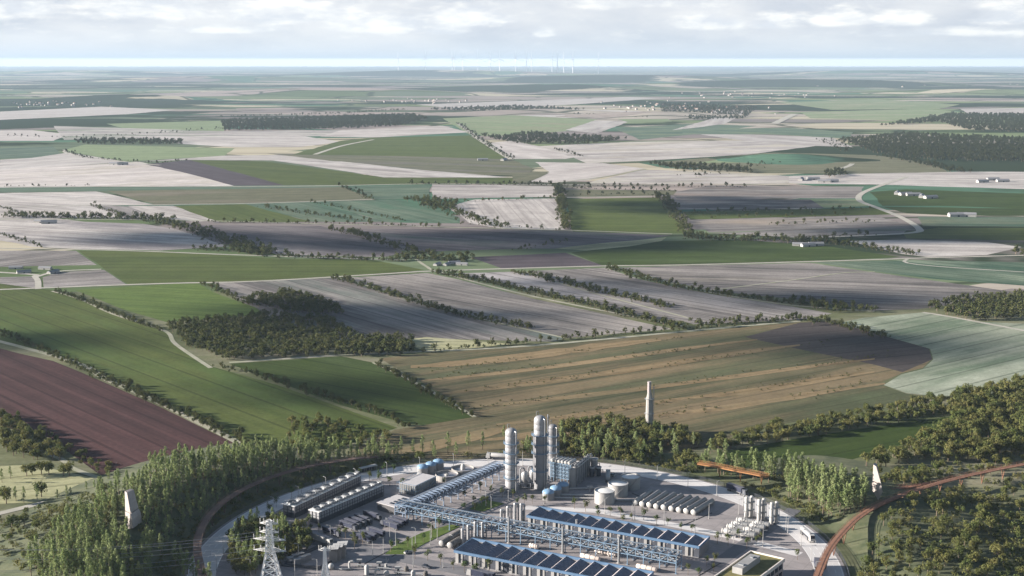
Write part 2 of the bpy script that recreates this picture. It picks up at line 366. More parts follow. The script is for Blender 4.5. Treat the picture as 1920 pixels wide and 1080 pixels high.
GREEN = ((.050, .072, .015), (.084, .104, .027)); DGREEN = ((.026, .046, .009), (.043, .064, .014))
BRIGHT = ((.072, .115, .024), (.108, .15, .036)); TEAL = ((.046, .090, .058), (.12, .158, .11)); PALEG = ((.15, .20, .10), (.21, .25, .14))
SOIL = ((.10, .092, .088), (.25, .228, .212)); DSOIL = ((.075, .066, .072), (.17, .15, .15)); LSOIL = ((.28, .255, .24), (.46, .425, .395)); WHITE = ((.38, .34, .32), (.52, .48, .45))
PURPLE = ((.034, .017, .017), (.078, .038, .037)); DPURP = ((.06, .048, .055), (.085, .07, .078)); OLIVE = ((.095, .10, .058), (.15, .145, .09)); STRAW = ((.24, .24, .13), (.38, .37, .22))
FIELDS = [
 # far band
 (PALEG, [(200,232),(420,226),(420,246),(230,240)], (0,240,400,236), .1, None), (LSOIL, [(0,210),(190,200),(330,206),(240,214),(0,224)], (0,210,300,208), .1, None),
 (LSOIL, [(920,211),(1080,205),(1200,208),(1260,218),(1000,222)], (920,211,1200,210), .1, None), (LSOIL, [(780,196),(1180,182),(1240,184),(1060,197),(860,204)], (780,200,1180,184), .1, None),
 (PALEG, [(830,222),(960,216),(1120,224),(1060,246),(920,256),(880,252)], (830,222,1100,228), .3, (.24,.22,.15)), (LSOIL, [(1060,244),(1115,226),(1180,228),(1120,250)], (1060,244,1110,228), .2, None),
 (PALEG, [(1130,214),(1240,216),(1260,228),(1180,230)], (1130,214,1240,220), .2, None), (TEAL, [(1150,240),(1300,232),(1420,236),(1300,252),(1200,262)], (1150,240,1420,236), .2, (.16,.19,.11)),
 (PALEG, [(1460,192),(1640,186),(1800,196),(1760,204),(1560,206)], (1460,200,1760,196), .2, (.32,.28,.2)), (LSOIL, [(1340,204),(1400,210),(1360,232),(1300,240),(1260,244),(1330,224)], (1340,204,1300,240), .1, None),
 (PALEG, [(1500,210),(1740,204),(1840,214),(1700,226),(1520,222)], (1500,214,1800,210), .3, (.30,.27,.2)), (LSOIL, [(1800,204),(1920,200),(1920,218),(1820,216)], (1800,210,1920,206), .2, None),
 (WHITE, [(0,246),(60,244),(130,252),(100,264),(0,262)], (0,250,100,252), .2, None), (LSOIL, [(100,236),(420,246),(640,244),(700,252),(380,262),(120,262)], (100,240,600,246), .5, (.14,.18,.11)),
 (WHITE, [(640,244),(830,236),(880,248),(700,258),(600,256)], (640,246,830,240), .3, (.25,.22,.19)), (LSOIL, [(290,256),(560,254),(640,266),(560,276),(440,276),(340,270)], (290,260,600,264), .5, (.5,.46,.44)),
 (TEAL, [(0,277),(100,275),(118,290),(60,296),(0,298)], (0,290,110,284), .2, None), (PALEG, [(118,282),(160,271),(440,278),(420,292),(235,303)], (118,284,430,284), .1, None),
 (LSOIL, [(0,298),(60,296),(130,286),(235,303),(120,312),(0,323)], (0,312,230,296), .3, None), (WHITE, [(0,323),(150,310),(260,303),(300,312),(380,328),(445,344),(440,349),(0,350)], (0,340,400,320), .35, (.40,.36,.30)),
 (DPURP, [(272,308),(355,300),(540,347),(440,349),(350,325)], (272,308,500,348), .1, None), (GREEN, [(355,300),(500,303),(700,330),(980,334),(970,345),(535,348)], (355,310,900,340), .15, None),
 (LSOIL, [(260,303),(420,292),(560,290),(700,303),(500,301),(355,300)], (260,303,700,296), .3, None), (GREEN, [(548,290),(640,264),(700,258),(880,254),(955,299),(760,293)], (548,290,900,290), .12, None),
 (OLIVE, [(500,288),(700,291),(960,299),(1002,318),(985,330),(900,328),(640,304)], (500,290,980,305), .15, (.13,.12,.11)), (LSOIL, [(505,300),(640,303),(760,316),(900,328),(960,333),(720,333),(640,320)], (505,300,900,330), .5, (.5,.47,.45)),
 (WHITE, [(918,268),(960,264),(1020,276),(1090,293),(1060,298),(965,298)], (918,268,1080,294), .4, None), (LSOIL, [(1010,274),(1180,266),(1500,262),(1560,270),(1400,290),(1200,302),(1100,306),(1060,290)], (1010,284,1500,272), .6, (.42,.38,.30)),
 (WHITE, [(1003,304),(1130,306),(1208,316),(1100,338),(1040,343),(990,340),(1030,322)], (1003,343,1200,316), .2, None), (OLIVE, [(960,330),(1000,322),(1030,324),(990,342),(960,344)], (960,340,1030,324), .2, None),
 (LSOIL, [(1120,338),(1210,318),(1420,326),(1480,330),(1480,345),(1100,344)], (1120,338,1480,330), .5, (.36,.34,.24)), (LSOIL, [(1300,250),(1400,252),(1560,258),(1600,276),(1480,272),(1380,262)], (1300,250,1560,268), .3, None),
 (TEAL, [(1280,242),(1480,240),(1600,248),(1590,260),(1440,252),(1280,252)], (1280,244,1590,254), .2, (.16,.2,.11)), (OLIVE, [(1215,306),(1300,298),(1450,286),(1640,291),(1745,305),(1785,326),(1420,325),(1330,318)], (1215,310,1780,318), .12, None),
 (PALEG, [(1300,306),(1430,288),(1520,290),(1540,300),(1430,304)], (1300,306,1540,296), .2, None), (LSOIL, [(1480,330),(1600,326),(1800,322),(1920,318),(1920,362),(1640,346),(1480,344)], (1480,336,1920,336), .3, None),
 (SOIL, [(1255,362),(1330,348),(1620,350),(1610,372),(1530,372),(1270,372)], (1255,360,1620,358), .4, (.26,.20,.17)), (SOIL, [(1250,374),(1530,374),(1545,390),(1270,393)], (1250,384,1545,382), .6, (.35,.32,.31)),
 # middle band, left to right
 (TEAL, [(0,350),(640,347),(650,351),(230,358),(0,362)], (0,355,640,350), .1, None), (OLIVE, [(200,358),(645,351),(705,375),(560,379),(290,384)], (200,372,700,364), .1, (.17,.15,.11)),
 (LSOIL, [(0,362),(180,359),(290,384),(120,386),(0,388)], (0,370,280,384), .4, (.5,.47,.45)), (LSOIL, [(0,386),(170,384),(245,410),(60,408),(0,405)], (0,386,240,410), .3, None),
 (SOIL, [(165,384),(260,388),(300,410),(245,411)], (165,384,245,411), .2, None), (LSOIL, [(240,386),(330,386),(415,412),(370,416),(300,410)], (240,386,400,414), .6, (.5,.47,.45)),
 (GREEN, [(325,386),(460,383),(585,416),(415,417)], (325,386,415,417), .1, None), (TEAL, [(462,383),(580,379),(725,416),(585,416)], (462,383,600,416), .3, (.12,.14,.09)),
 (TEAL, [(585,379),(740,374),(800,384),(862,408),(862,419),(730,417)], (585,379,740,417), .3, (.05,.13,.075)), (TEAL, [(655,350),(806,347),(806,371),(750,373),(700,374)], (655,360,806,360), .3, (.18,.2,.13)),
 (LSOIL, [(810,346),(1046,349),(1046,369),(810,373)], (810,360,1046,360), .5, (.24,.215,.21)), (LSOIL, [(840,388),(890,374),(1044,372),(1060,431),(940,429),(880,418)], (900,374,940,430), .4, (.50,.47,.44)),
 (OLIVE, [(1058,355),(1270,357),(1262,366),(1062,370)], (1058,362,1270,360), .2, None), (GREEN, [(1060,373),(1236,370),(1292,438),(1075,435)], (1060,400,1290,400), .06, None),
 (GREEN, [(1280,397),(1640,389),(1682,402),(1440,408),(1295,412)], (1280,404,1680,396), .15, None), (SOIL, [(1295,414),(1640,404),(1690,418),(1560,428),(1330,436)], (1295,424,1690,412), .4, (.30,.25,.2)),
 (PALEG, [(1520,374),(1610,374),(1640,386),(1545,390)], (1520,380,1640,380), .3, (.25,.22,.15)), (DGREEN, [(1630,360),(1700,355),(1920,364),(1920,390),(1760,386),(1655,386)], (1630,372,1920,374), .2, None),
 (DGREEN, [(1655,388),(1920,392),(1920,404),(1790,404),(1700,400)], (1655,394,1920,400), .2, None), (TEAL, [(1720,406),(1920,408),(1920,424),(1730,424)], (1720,414,1920,416), .4, (.13,.14,.09)),
 (GREEN, [(1692,436),(1760,427),(1920,425),(1920,455),(1700,447)], (1692,440,1920,440), .06, None), (SOIL, [(1330,437),(1690,424),(1700,432),(1690,440),(1500,446)], (1330,440,1690,430), .4, (.10,.14,.08)),
 (LSOIL, [(1590,452),(1700,449),(1850,454),(1915,463),(1850,478),(1740,482),(1690,476)], (1590,460,1910,466), .4, None),
 (LSOIL, [(0,415),(160,416),(270,420),(330,430),(430,462),(300,470),(150,467),(60,463),(0,440)], (0,430,430,455), .6, (.17,.155,.165)),
 (DSOIL, [(345,421),(600,424),(640,432),(760,474),(720,482),(520,478),(430,440)], (345,430,740,470), .35, None), (DSOIL, [(645,429),(1000,431),(1258,441),(1110,467),(1000,466),(860,470),(790,472),(720,450)], (645,432,1100,462), .5, (.06,.085,.07)),
 (SOIL, [(0,468),(142,470),(182,497),(0,503)], (0,490,140,474), .35, (.36,.33,.31)), (SOIL, [(80,520),(110,510),(195,506),(238,534),(82,541)], (80,530,230,520), .2, (.33,.30,.29)), (SOIL, [(0,520),(66,518),(72,541),(0,543)], (0,530,70,528), .2, None),
 (GREEN, [(146,470),(320,472),(500,484),(700,488),(795,506),(700,516),(470,528),(240,533)], (146,500,790,500), .2, None), (DPURP, [(880,482),(1060,474),(1132,498),(940,503)], (880,490,1130,486), .05, None),
 (DGREEN, [(1070,474),(1240,452),(1400,450),(1560,463),(1690,482),(1540,490),(1280,497),(1132,499)], (1070,480,1690,476), .2, (.075,.105,.035)), (STRAW, [(1040,466),(1130,456),(1250,445),(1240,452),(1180,462),(1100,470)], (1040,466,1250,448), .5, (.12,.13,.08)),
 (TEAL, [(1530,492),(1700,488),(1920,481),(1920,545),(1750,523),(1620,506)], (1530,492,1900,530), .5, (.26,.30,.22)),
 # near band
 (SOIL, [(400,531),(630,521),(700,542),(800,573),(900,600),(1058,634),(1040,641),(780,634),(640,640),(520,600),(470,575)], (630,530,1040,636), .6, (.11,.14,.12)),
 (STRAW, [(740,640),(800,632),(900,640),(960,645),(900,652),(800,658)], (740,645,950,648), .4, (.30,.28,.22)),
 (SOIL, [(645,521),(800,512),(860,524),(1000,560),(1262,617),(1060,634),(900,596),(760,556)], (700,525,1200,615), .5, (.32,.29,.26)), (SOIL, [(850,513),(975,509),(1060,530),(1290,584),(1290,602),(1240,600),(1060,556)], (850,516,1260,590), .5, (.36,.34,.34)),
 (SOIL, [(990,508),(1135,502),(1200,524),(1330,551),(1480,574),(1560,588),(1500,600),(1300,608),(1100,548)], (990,510,1500,590), .45, (.30,.28,.27)), (SOIL, [(1160,502),(1290,498),(1520,493),(1620,508),(1905,548),(1860,560),(1720,580),(1640,582),(1480,560),(1330,545),(1240,524)], (1160,520,1860,545), .5, (.30,.27,.23)),
 (BRIGHT, [(140,544),(370,530),(400,548),(478,576),(500,590),(312,604),(230,580)], (140,560,500,580), .15, None),
 (GREEN, [(0,546),(98,544),(150,560),(220,591),(310,619),(330,645),(400,688),(520,722),(650,768),(745,802),(640,838),(540,852),(490,846),(400,803),(300,752),(200,708),(100,662),(0,625)], (0,600,600,830), .28, (.075,.12,.032)),
 (DGREEN, [(430,682),(640,668),(700,680),(760,710),(840,755),(892,782),(800,798),(760,794),(640,760),(520,716)], (430,690,860,770), .3, (.06,.085,.03)),
 (((.060, .066, .034), (.175, .134, .078)), [(712,672),(800,662),(1000,650),(1300,622),(1500,604),(1565,600),(1640,625),(1730,650),(1748,672),(1730,690),(1690,700),(1655,716),(1660,725),(1700,738),(1770,746),(1620,768),(1440,800),(1300,845),(1100,862),(900,860),(700,862),(650,850),(740,806),(890,782),(840,745),(760,700)], (712,860,1655,690), .35, (.08, .095, .048)),
 (((.045, .038, .038), (.075, .064, .06)), [(1396,632),(1500,605),(1570,602),(1640,625),(1742,654),(1748,674),(1692,698),(1640,684),(1500,655)], (1396,640,1740,610), .05, (.07,.066,.062)),
 (((.13, .17, .115), (.27, .29, .22)), [(1570,606),(1620,596),(1730,586),(1830,603),(1920,620),(1920,722),(1780,746),(1700,737),(1657,722),(1690,702),(1730,692),(1750,674),(1744,654),(1640,625)], (1660,716,1920,655), .6, (.36,.38,.30)),
 (PURPLE, [(0,642),(100,677),(200,719),(300,763),(400,812),(470,845),(487,857),(450,900),(350,925),(255,930),(180,885),(90,820),(0,778)], (0,660,470,860), .15, None),
 (STRAW, [(0,868),(60,872),(120,884),(215,905),(190,916),(60,942),(0,950)], (0,915,215,890), .2, None),
 (DGREEN, [(1360,846),(1480,825),(1640,800),(1790,780),(1800,800),(1640,850),(1560,872),(1450,888),(1370,878)], (1360,870,1780,790), .1, (.05,.07,.022)),
]
SLOPE_I = [i for i, q in enumerate(FIELDS) if (712, 672) in q[1]][0]
def widen(poly, closed=True):
    """carry fields and lanes on past the edges of the survey"""
    out = []; n = len(poly)
    for i, (x, y) in enumerate(poly):
        if 0 < x < 1920: out.append((x, y)); continue
        nb = [poly[j % n] for j in (i-1, i+1) if (closed or 0 <= j < n) and 0 < poly[j % n][0] < 1920]
        X_ = -400 if x <= 0 else 2320
        sl = max(-.35, min(.35, (y-nb[0][1])/(x-nb[0][0]))) if nb else 0
        out.append([X_, y, sl, x])
    for X_ in (-400, 2320):                      # the two sides of a field run on side by side
        e = [q for q in out if len(q) == 4 and q[0] == X_ and q[3] != X_]
        if e:
            m_ = sum(q[2] for q in e)/len(e)
            for q in e: q[1] = max(q[1]-90, q[1]+m_*(X_-q[3]))
    return [(q[0], q[1]) for q in out]
lay = []
def inside(x, y, P_):
    c = False; j = len(P_)-1
    for i in range(len(P_)):
        if (P_[i][1] > y) != (P_[j][1] > y) and x < (P_[j][0]-P_[i][0])*(y-P_[i][1])/(P_[j][1]-P_[i][1])+P_[i][0]: c = not c
        j = i
    return c
def touch(A, B):
    for P1, P2 in ((A, B), (B, A)):
        for i in range(len(P1)):
            a, c = P1[i], P1[(i+1) % len(P1)]
            for s in (0, .2, .4, .6, .8):
                if inside(a[0]+(c[0]-a[0])*s, a[1]+(c[1]-a[1])*s, P2): return True
    return False
def bbox(p): return min(a[0] for a in p), min(a[1] for a in p), max(a[0] for a in p), max(a[1] for a in p)
for i, (cols, poly, dr, mott, c3) in enumerate(FIELDS):
    pts = [G(*q) for q in widen(poly)]; bb = bbox(pts); L = 1
    for b2, l2, p2 in lay:
        if bb[0] < b2[2] and b2[0] < bb[2] and bb[1] < b2[3] and b2[1] < bb[3] and touch(pts, p2): L = max(L, l2+1)
    lay.append((bb, L, pts))
    D = (bb[1]+bb[3])/2; z = .02+L*.012*max(1, D/900)
    if c3 is None and cols in (SOIL, DSOIL): c3 = (.30, .275, .265)
    if c3 is None and cols is LSOIL: c3 = (.47, .44, .42)
    row = 7 if D < 1400 else (12 if D < 2400 else 30)
    k = rnd.uniform(.93, 1.07)
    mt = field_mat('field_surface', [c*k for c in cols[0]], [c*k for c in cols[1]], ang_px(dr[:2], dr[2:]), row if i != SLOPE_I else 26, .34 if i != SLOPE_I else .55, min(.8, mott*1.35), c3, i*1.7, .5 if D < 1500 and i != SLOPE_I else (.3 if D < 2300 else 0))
    if D < 2600: MAXL = max(globals().get('MAXL', 0), L)
    # soften the corners a little and let the edge wander
    out = []; n = len(pts)
    for j in range(n):
        a, c = pts[j], pts[(j+1) % n]; d = math.dist(a, c); ns = max(1, int(d/45))
        for q in range(ns):
            s = q/ns; am = 0 if q == 0 else min(2.2, d*.01)
            out.append((a[0]+(c[0]-a[0])*s+rnd.uniform(-am, am), a[1]+(c[1]-a[1])*s+rnd.uniform(-am, am), z))
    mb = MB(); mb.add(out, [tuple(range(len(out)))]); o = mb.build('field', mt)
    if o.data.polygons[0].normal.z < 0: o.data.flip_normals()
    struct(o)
print('layers', MAXL)
# strips of bent and stubble across the big slope
tan_m = field_mat('dry_stubble', (.15, .11, .058), (.25, .185, .105), ang_px((712, 860), (1655, 700)), 5, .3, .3, (.13, .12, .07), 4.)
for x0, y0, x1, y1, wv in [(770, 688, 1240, 640, 14), (790, 714, 1420, 640, 8), (830, 738, 1500, 650, 12), (880, 764, 1640, 676, 10), (930, 796, 1300, 748, 10), (1300, 745, 1640, 700, 12), (900, 826, 1150, 790, 9), (1220, 780, 1660, 722, 11), (720, 850, 960, 806, 18)]:
    n = 14; vs = []
    for i in range(n+1):
        s = i/n; x = x0+(x1-x0)*s; y = y0+(y1-y0)*s+3*math.sin(s*5); h = wv*rnd.uniform(.35, .6)*math.sin(math.pi*min(.97, max(.03, s)))**.5*(1+.15*rnd.uniform(-1, 1))
        vs.append((G(x, y-h), G(x, y+h)))
    mb = MB(); mb.add([(p[0], p[1], .13) for a in vs for p in a], [(2*i, 2*i+1, 2*i+3, 2*i+2) for i in range(n)])
    o = mb.build('stubble_strip', tan_m)
    if o.data.polygons[0].normal.z < 0: o.data.flip_normals()
    struct(o)
# lanes and tracks
def ribbon(name, pts, wd, mt, z, close=False):
    P_ = [Vector((p[0], p[1], 0)) for p in pts]; n = len(P_); L = []
    for i in range(n):
        a = P_[max(0, i-1)]; c = P_[min(n-1, i+1)]; d = (c-a).normalized(); s = Vector((-d.y, d.x, 0))*wd/2
        L += [(P_[i]+s), (P_[i]-s)]
    mb = MB(); mb.add([(p.x, p.y, z) for p in L], [(2*i, 2*i+1, 2*i+3, 2*i+2) for i in range(n-1)])
    o = mb.build(name, mt)
    if o.data.polygons[0].normal.z < 0: o.data.flip_normals()
    return struct(o)
def smooth_px(pts, k=6):
    out = []
    for i in range(len(pts)-1):
        p0 = pts[max(0, i-1)]; p1 = pts[i]; p2 = pts[i+1]; p3 = pts[min(len(pts)-1, i+2)]
        for j in range(k):
            t_ = j/k; out.append(tuple(.5*((2*p1[a])+(-p0[a]+p2[a])*t_+(2*p0[a]-5*p1[a]+4*p2[a]-p3[a])*t_*t_+(-p0[a]+3*p1[a]-3*p2[a]+p3[a])*t_**3) for a in range(len(p1))))
    out.append(tuple(pts[-1])); return out
lane_m = mat('chalk_track', (.42, .39, .34), .95, 0, .2, .08, (.30, .29, .24))
grasslane = mat('grass_track', (.24, .25, .16), .95, 0, .2, .06, (.34, .32, .26))
LANES = [
 ([(-40, 545), (240, 534), (470, 528), (700, 515), (800, 509), (950, 504), (1130, 499), (1280, 497), (1540, 490), (1700, 485), (1800, 482), (1960, 478)], 6, 0),
 ([(780, 486), (800, 500), (830, 512), (1000, 556), (1280, 612)], 4, 1), ([(1700, 485), (1760, 500), (1930, 510)], 4, 0),
 ([(98, 546), (150, 561), (215, 590), (308, 620), (330, 646), (395, 690)], 3.5, 1), ([(0, 630), (100, 667), (200, 712), (300, 756), (400, 806), (485, 850)], 5, 1),
 ([(640, 522), (760, 556), (900, 597), (1060, 634)], 3.5, 1), ([(980, 508), (1100, 546), (1290, 596)], 3, 1), ([(1135, 501), (1240, 526), (1330, 548), (1480, 572), (1640, 584)], 3.5, 1),
 ([(430, 680), (640, 666), (780, 660), (1000, 648), (1300, 620), (1500, 602)], 5, 1), ([(700, 680), (760, 708), (840, 752), (890, 782)], 3, 1),
 ([(0, 349), (450, 350), (810, 345), (1050, 347), (1480, 347)], 5, 0), ([(0, 412), (240, 412), (640, 421), (1060, 432), (1260, 439)], 5, 1),
 ([(0, 466), (150, 468), (440, 478), (760, 488)], 5, 0), ([(72, 542), (66, 520), (20, 512), (0, 511)], 6, 0), ([(66, 520), (110, 509), (190, 505)], 5, 0),
 ([(1700, 332), (1640, 352), (1612, 366), (1614, 378), (1640, 388), (1690, 408), (1722, 428), (1715, 436), (1640, 441), (1540, 445)], 8, 0),
 ([(1560, 322), (1590, 312), (1598, 307)], 6, 0), ([(1452, 232), (1490, 214)], 8, 0), ([(860, 232), (900, 262), (958, 299)], 6, 0), ([(590, 290), (640, 274), (700, 262)], 5, 0),
 ([(1730, 586), (1830, 603), (1930, 622)], 5, 0), ([(1640, 510), (1580, 512), (1480, 526), (1330, 545)], 3, 1), 
 ([(0, 388), (290, 384), (460, 382), (700, 374)], 5, 0), ([(1060, 370), (1236, 368), (1250, 366)], 4, 0), ([(1040, 343), (1130, 332), (1210, 317)], 4, 1), ([(120, 281), (135, 290), (236, 304), (300, 310)], 5, 0),
 ([(-20, 968), (60, 948), (120, 938), (180, 922), (235, 903), (262, 893)], 5, 0), ([(215, 905), (140, 880), (60, 840), (0, 790)], 3.5, 1),
]
for pts, wd, k in LANES:
    D = G(*pts[len(pts)//2])[1]
    pts = widen(pts, False)
    ribbon('farm_track', [G(*p) for p in smooth_px(pts)], wd*max(1, D/1500), grasslane if k else lane_m, .15*max(1, D/900)+.0004*len(pts))
# wooded bank round the works
bank_m = mat('wooded_bank_soil', (.045, .06, .025), .95, 0, .2, .12, (.11, .115, .06), bump=.3)
N = 150; xs = [-340+680*i/N for i in range(N+1)]; ys = [330+560*i/N for i in range(N+1)]
vs = [(x, y, hill(x, y)) for y in ys for x in xs]; fs = []
for j in range(N):
    for i in range(N):
        q = (j*(N+1)+i, j*(N+1)+i+1, (j+1)*(N+1)+i+1, (j+1)*(N+1)+i)
        if max(vs[k][2] for k in q) > -.39: fs.append(q)
mb = MB(); mb.add(vs, fs); o = mb.build('terrain', bank_m, smooth=True); struct(o)
# the works' yard
yard_m = mat('yard_concrete', (.31, .28, .275), .9, 0, .16, .06, (.20, .185, .188), joints=(-.52, 7.5))
def disc(r0, r1, n, a0=0, a1=2*math.pi):
    vs, fs = [], []
    for i in range(n+1):
        a = a0+(a1-a0)*i/n
        vs += [(CX+r0*math.cos(a), CY+r0*math.sin(a)), (CX+r1*math.cos(a), CY+r1*math.sin(a))]
    fs = [(2*i, 2*i+1, 2*i+3, 2*i+2) for i in range(n)]
    return vs, fs
mb = MB(); mb.add([(CX+(RAD+1)*math.cos(2*math.pi*i/160), CY+(RAD+1)*math.sin(2*math.pi*i/160), .10) for i in range(160)], [tuple(range(160))]); struct(mb.build('yard', yard_m))
road_m = mat('pale_road', (.58, .56, .55), .85, 0, .12, .06, (.48, .465, .46))
vs, fs = disc(RAD-13, RAD-.5, 200); mb = MB(); mb.add([(x, y, .14) for x, y in vs], fs); struct(mb.build('ring_road', road_m))
line_m = mat('road_paint', (.75, .75, .73), .8, 0, .1, .3)
mb = MB()
for r in (RAD-12.8, RAD-1.0):
    vs, fs = disc(r-.12, r+.12, 220); mb.add([(x, y, .16) for x, y in vs], fs)
for r in (RAD-3.9, RAD-6.9, RAD-9.8):
    for i in range(130):
        a0 = 2*math.pi*i/130; vs, fs = disc(r-.1, r+.1, 2, a0, a0+.026); mb.add([(x, y, .16) for x, y in vs], fs)
struct(mb.build('road_markings', line_m))
U = ang_px((741, 958), (1268, 1066)); UX = Vector((math.cos(U), math.sin(U), 0)); VX = Vector((-UX.y, UX.x, 0))
asph = mat('grey_asphalt', (.17, .165, .175), .9, 0, .15, .08, (.13, .13, .14))
def px_ribbon(name, pts, wd, mt, z): return ribbon(name, [G(*p) for p in pts], wd, mt, z)
px_ribbon('yard_road', [(560, 1010), (640, 1024), (760, 1048), (900, 1078), (960, 1092)], 9, asph, .13)
px_ribbon('yard_road', [(690, 1084), (740, 1050), (800, 1010), (862, 972), (905, 942), (950, 905)], 7, asph, .126)
px_ribbon('yard_road', [(1338, 1062), (1400, 1018), (1450, 985), (1490, 955)], 7, asph, .122)
px_ribbon('yard_road', [(985, 952), (1120, 958), (1240, 980), (1370, 1006), (1500, 1040)], 6, road_m, .118)
mb = MB()
for a, b_ in [((683, 1058), (735, 1030)), ((760, 1036), (838, 990)), ((735, 1044), (790, 1012)), ((1275, 988), (1335, 962)), ((1310, 1080), (1352, 1056)), ((1185, 925), (1215, 938))]:
    p, q = Vector(G(*a)), Vector(G(*b_)); mb.beam((p.x, p.y, .15), (q.x, q.y, .15), .55, .1)
struct(mb.build('drain_channel', mat('drain_iron', (.02, .02, .022), .8)))
lawn_m = field_mat('yard_lawn', (.06, .10, .022), (.13, .17, .045), .5, 3, .3, .3, (.08, .12, .03))
for poly in ([(722, 1040), (760, 1040), (800, 1018), (862, 988), (845, 984), (790, 1000), (740, 1024)], [(880, 955), (905, 960), (945, 945), (912, 938)]):
    mb = MB(); mb.prism([G(*p) for p in poly], .0, .28); struct(mb.build('lawn', lawn_m))
# pale slatted paving behind the first tower
mb = MB()
for i in range(9):
    p = Vector(G(868+i*2, 893+i*5.2)); q = Vector(G(950+i*1.2, 893+i*5.2)); mb.beam((p.x, p.y, .16), (q.x, q.y, .16), .35, .08)
struct(mb.build('paving_strips', mat('paving_kerb', (.55, .50, .47), .8)))
# ============================================================ the works
steel_blue = mat('light_blue_steel', (.15, .22, .30), .5, .0, .1, .4)
deep_blue = mat('blue_fascia_paint', (.085, .15, .245), .5, 0, .12, .3)
navy_roof = mat('navy_roof_sheet', (.10, .12, .165), .55, 0, .25, .5)
roof_light = mat('pale_roof_light', (.38, .34, .34), .6, 0, .12, .4)
roof_w = mat('white_roof_paint', (.66, .65, .63), .6, 0, .08, .5)
white_p = mat('white_paint', (.36, .355, .345), .5, 0, .08, .5)
dirty_w = mat('weathered_white', (.30, .295, .29), .6, 0, .14, .25, (.24, .235, .23))
silver = mat('aluminium_cladding', (.36, .36, .365), .45, .4, .1, .5)
grey_st = mat('grey_cladding', (.19, .19, .20), .55, .1, .12, .3)
dark_st = mat('dark_steel', (.055, .06, .075), .55, .1, .2, .6)
dome_b = mat('pale_blue_tank_paint', (.17, .28, .41), .45, 0, .12, .4)
tank_g = mat('tank_shell_grey', (.26, .255, .25), .6, 0, .12, .3, (.20, .20, .205))
conc = mat('concrete', (.30, .285, .27), .85, 0, .14, .4, (.24, .23, .22))
glassd = mat('dark_glazing', (.02, .025, .035), .15, 0, .2, .5)
rust = mat('russet_steel_deck', (.28, .14, .085), .85, 0, .18, .3, (.20, .10, .065))
orange_d = mat('orange_timber_deck', (.36, .17, .06), .75, 0, .15, .3, (.26, .12, .05))
truck_n = mat('navy_curtain_side', (.014, .019, .042), .5, 0, .2, .8)
tyre = mat('tyre_rubber', (.02, .02, .02), .8)
galv = mat('galvanised_steel', (.25, .26, .27), .5, .25, .12, .8)
def L(o, x, y, z=0):      # local frame maker is not needed for turned things
    return (x, y, z)
def fr(a, b, z=0):
    p, q = Vector(G(*a, z)), Vector(G(*b, z)); d = q-p; return p, math.atan2(d.y, d.x), math.hypot(d.x, d.y)
def mpp(px, py):           # metres that one pixel of width covers at a ground point
    dx, dy, dz = ray(px, py); return H_CAM/-dz/F_PX

# ---- long saw-tooth roofed halls
def hall(p0, p1, back, top, nb, label):
    p, a, ln = fr(p0, p1, top); q = Vector(G(*back, top)); wd = (q-p).dot(Vector((-math.sin(a), math.cos(a), 0)))
    t = thing('factory_hall', label, 'factory hall', (p.x, p.y, 0), 'saw-tooth roofed factory halls', a, False)
    H, dp = top, 1.9
    per = ln/nb
    w_ = MB(); w_.box(0, .25, 0, ln, .55, .5); w_.box(0, wd-.5, 0, ln, wd-.2, H-1.0); w_.box(0, .5, 0, .3, wd-.5, H-1.0)
    w_.box(ln-.3, .5, 0, ln, wd-.5, H-.9); w_.build('wall', grey_st, t)
    for i in range(nb):
        x0 = i*per
        pn = MB(); pn.box(x0+per*.02, .2, 0, x0+per*.24, .5, H-1.1); pn.box(x0+per*.44, .2, 0, x0+per*.56, .5, H-1.1)
        pn.build('wall_panel', dirty_w, t)
        dr = MB(); dr.box(x0+per*.56, .42, 0, x0+per*1.02, .5, H-1.1)
        for k in range(1, 6): dr.box(x0+per*.56+.02, .38, k*.75, x0+per*1.02-.02, .42, k*.75+.06)
        dr.build('door', dark_st, t)
        wn = MB(); wn.box(x0+per*.24, .46, .5, x0+per*.44, .5, H-1.1); wn.build('window', glassd, t)
        r = MB(); r.add([(x0+.05, .3, H-.12), (x0+.05, wd-.3, H-.12), (x0+per*.68, wd-.3, H-dp), (x0+per*.68, .3, H-dp),
                         (x0+.05, .3, H-.32), (x0+.05, wd-.3, H-.32), (x0+per*.68, wd-.3, H-dp-.2), (x0+per*.68, .3, H-dp-.2)],
                        [(0, 3, 2, 1), (4, 5, 6, 7), (0, 1, 5, 4), (1, 2, 6, 5), (2, 3, 7, 6), (3, 0, 4, 7)])
        for k in range(1, 9):
            y = .3+(wd-.6)*k/9; r.beam((x0+.1, y, H-.08), (x0+per*.67, y, H-dp+.05), .10, .10)
        r.build('roof', navy_roof, t)
        s = MB(); s.add([(x0+per*.69, .3, H-dp+.01), (x0+per*.69, wd-.3, H-dp+.01), (x0+per, wd-.3, H-.16), (x0+per, .3, H-.16),
                         (x0+per*.69, .3, H-dp-.2), (x0+per*.69, wd-.3, H-dp-.2), (x0+per, wd-.3, H-.36), (x0+per, .3, H-.36)],
                        [(0, 3, 2, 1), (4, 5, 6, 7), (0, 1, 5, 4), (1, 2, 6, 5), (2, 3, 7, 6), (3, 0, 4, 7)])
        s.build('skylight', roof_light, t)
    f = MB(); f.box(-.4, -.5, H-1.05, ln+.4, 0.1, H+.05); f.box(-.4, wd-.2, H-1.3, ln+.4, wd+.45, H+.1)
    f.box(-.4, .1, H-.5, -.12, wd-.2, H+.0); f.box(ln+.12, .1, H-1.0, ln+.4, wd-.2, H+.0)
    f.build('fascia', deep_blue, t)
    return t
hall((989, 966), (1310, 1024), (1014, 950), 6.0, 13, 'long hall with saw-tooth roof behind the horizontal pipe bridge, beside the row of white tanks')
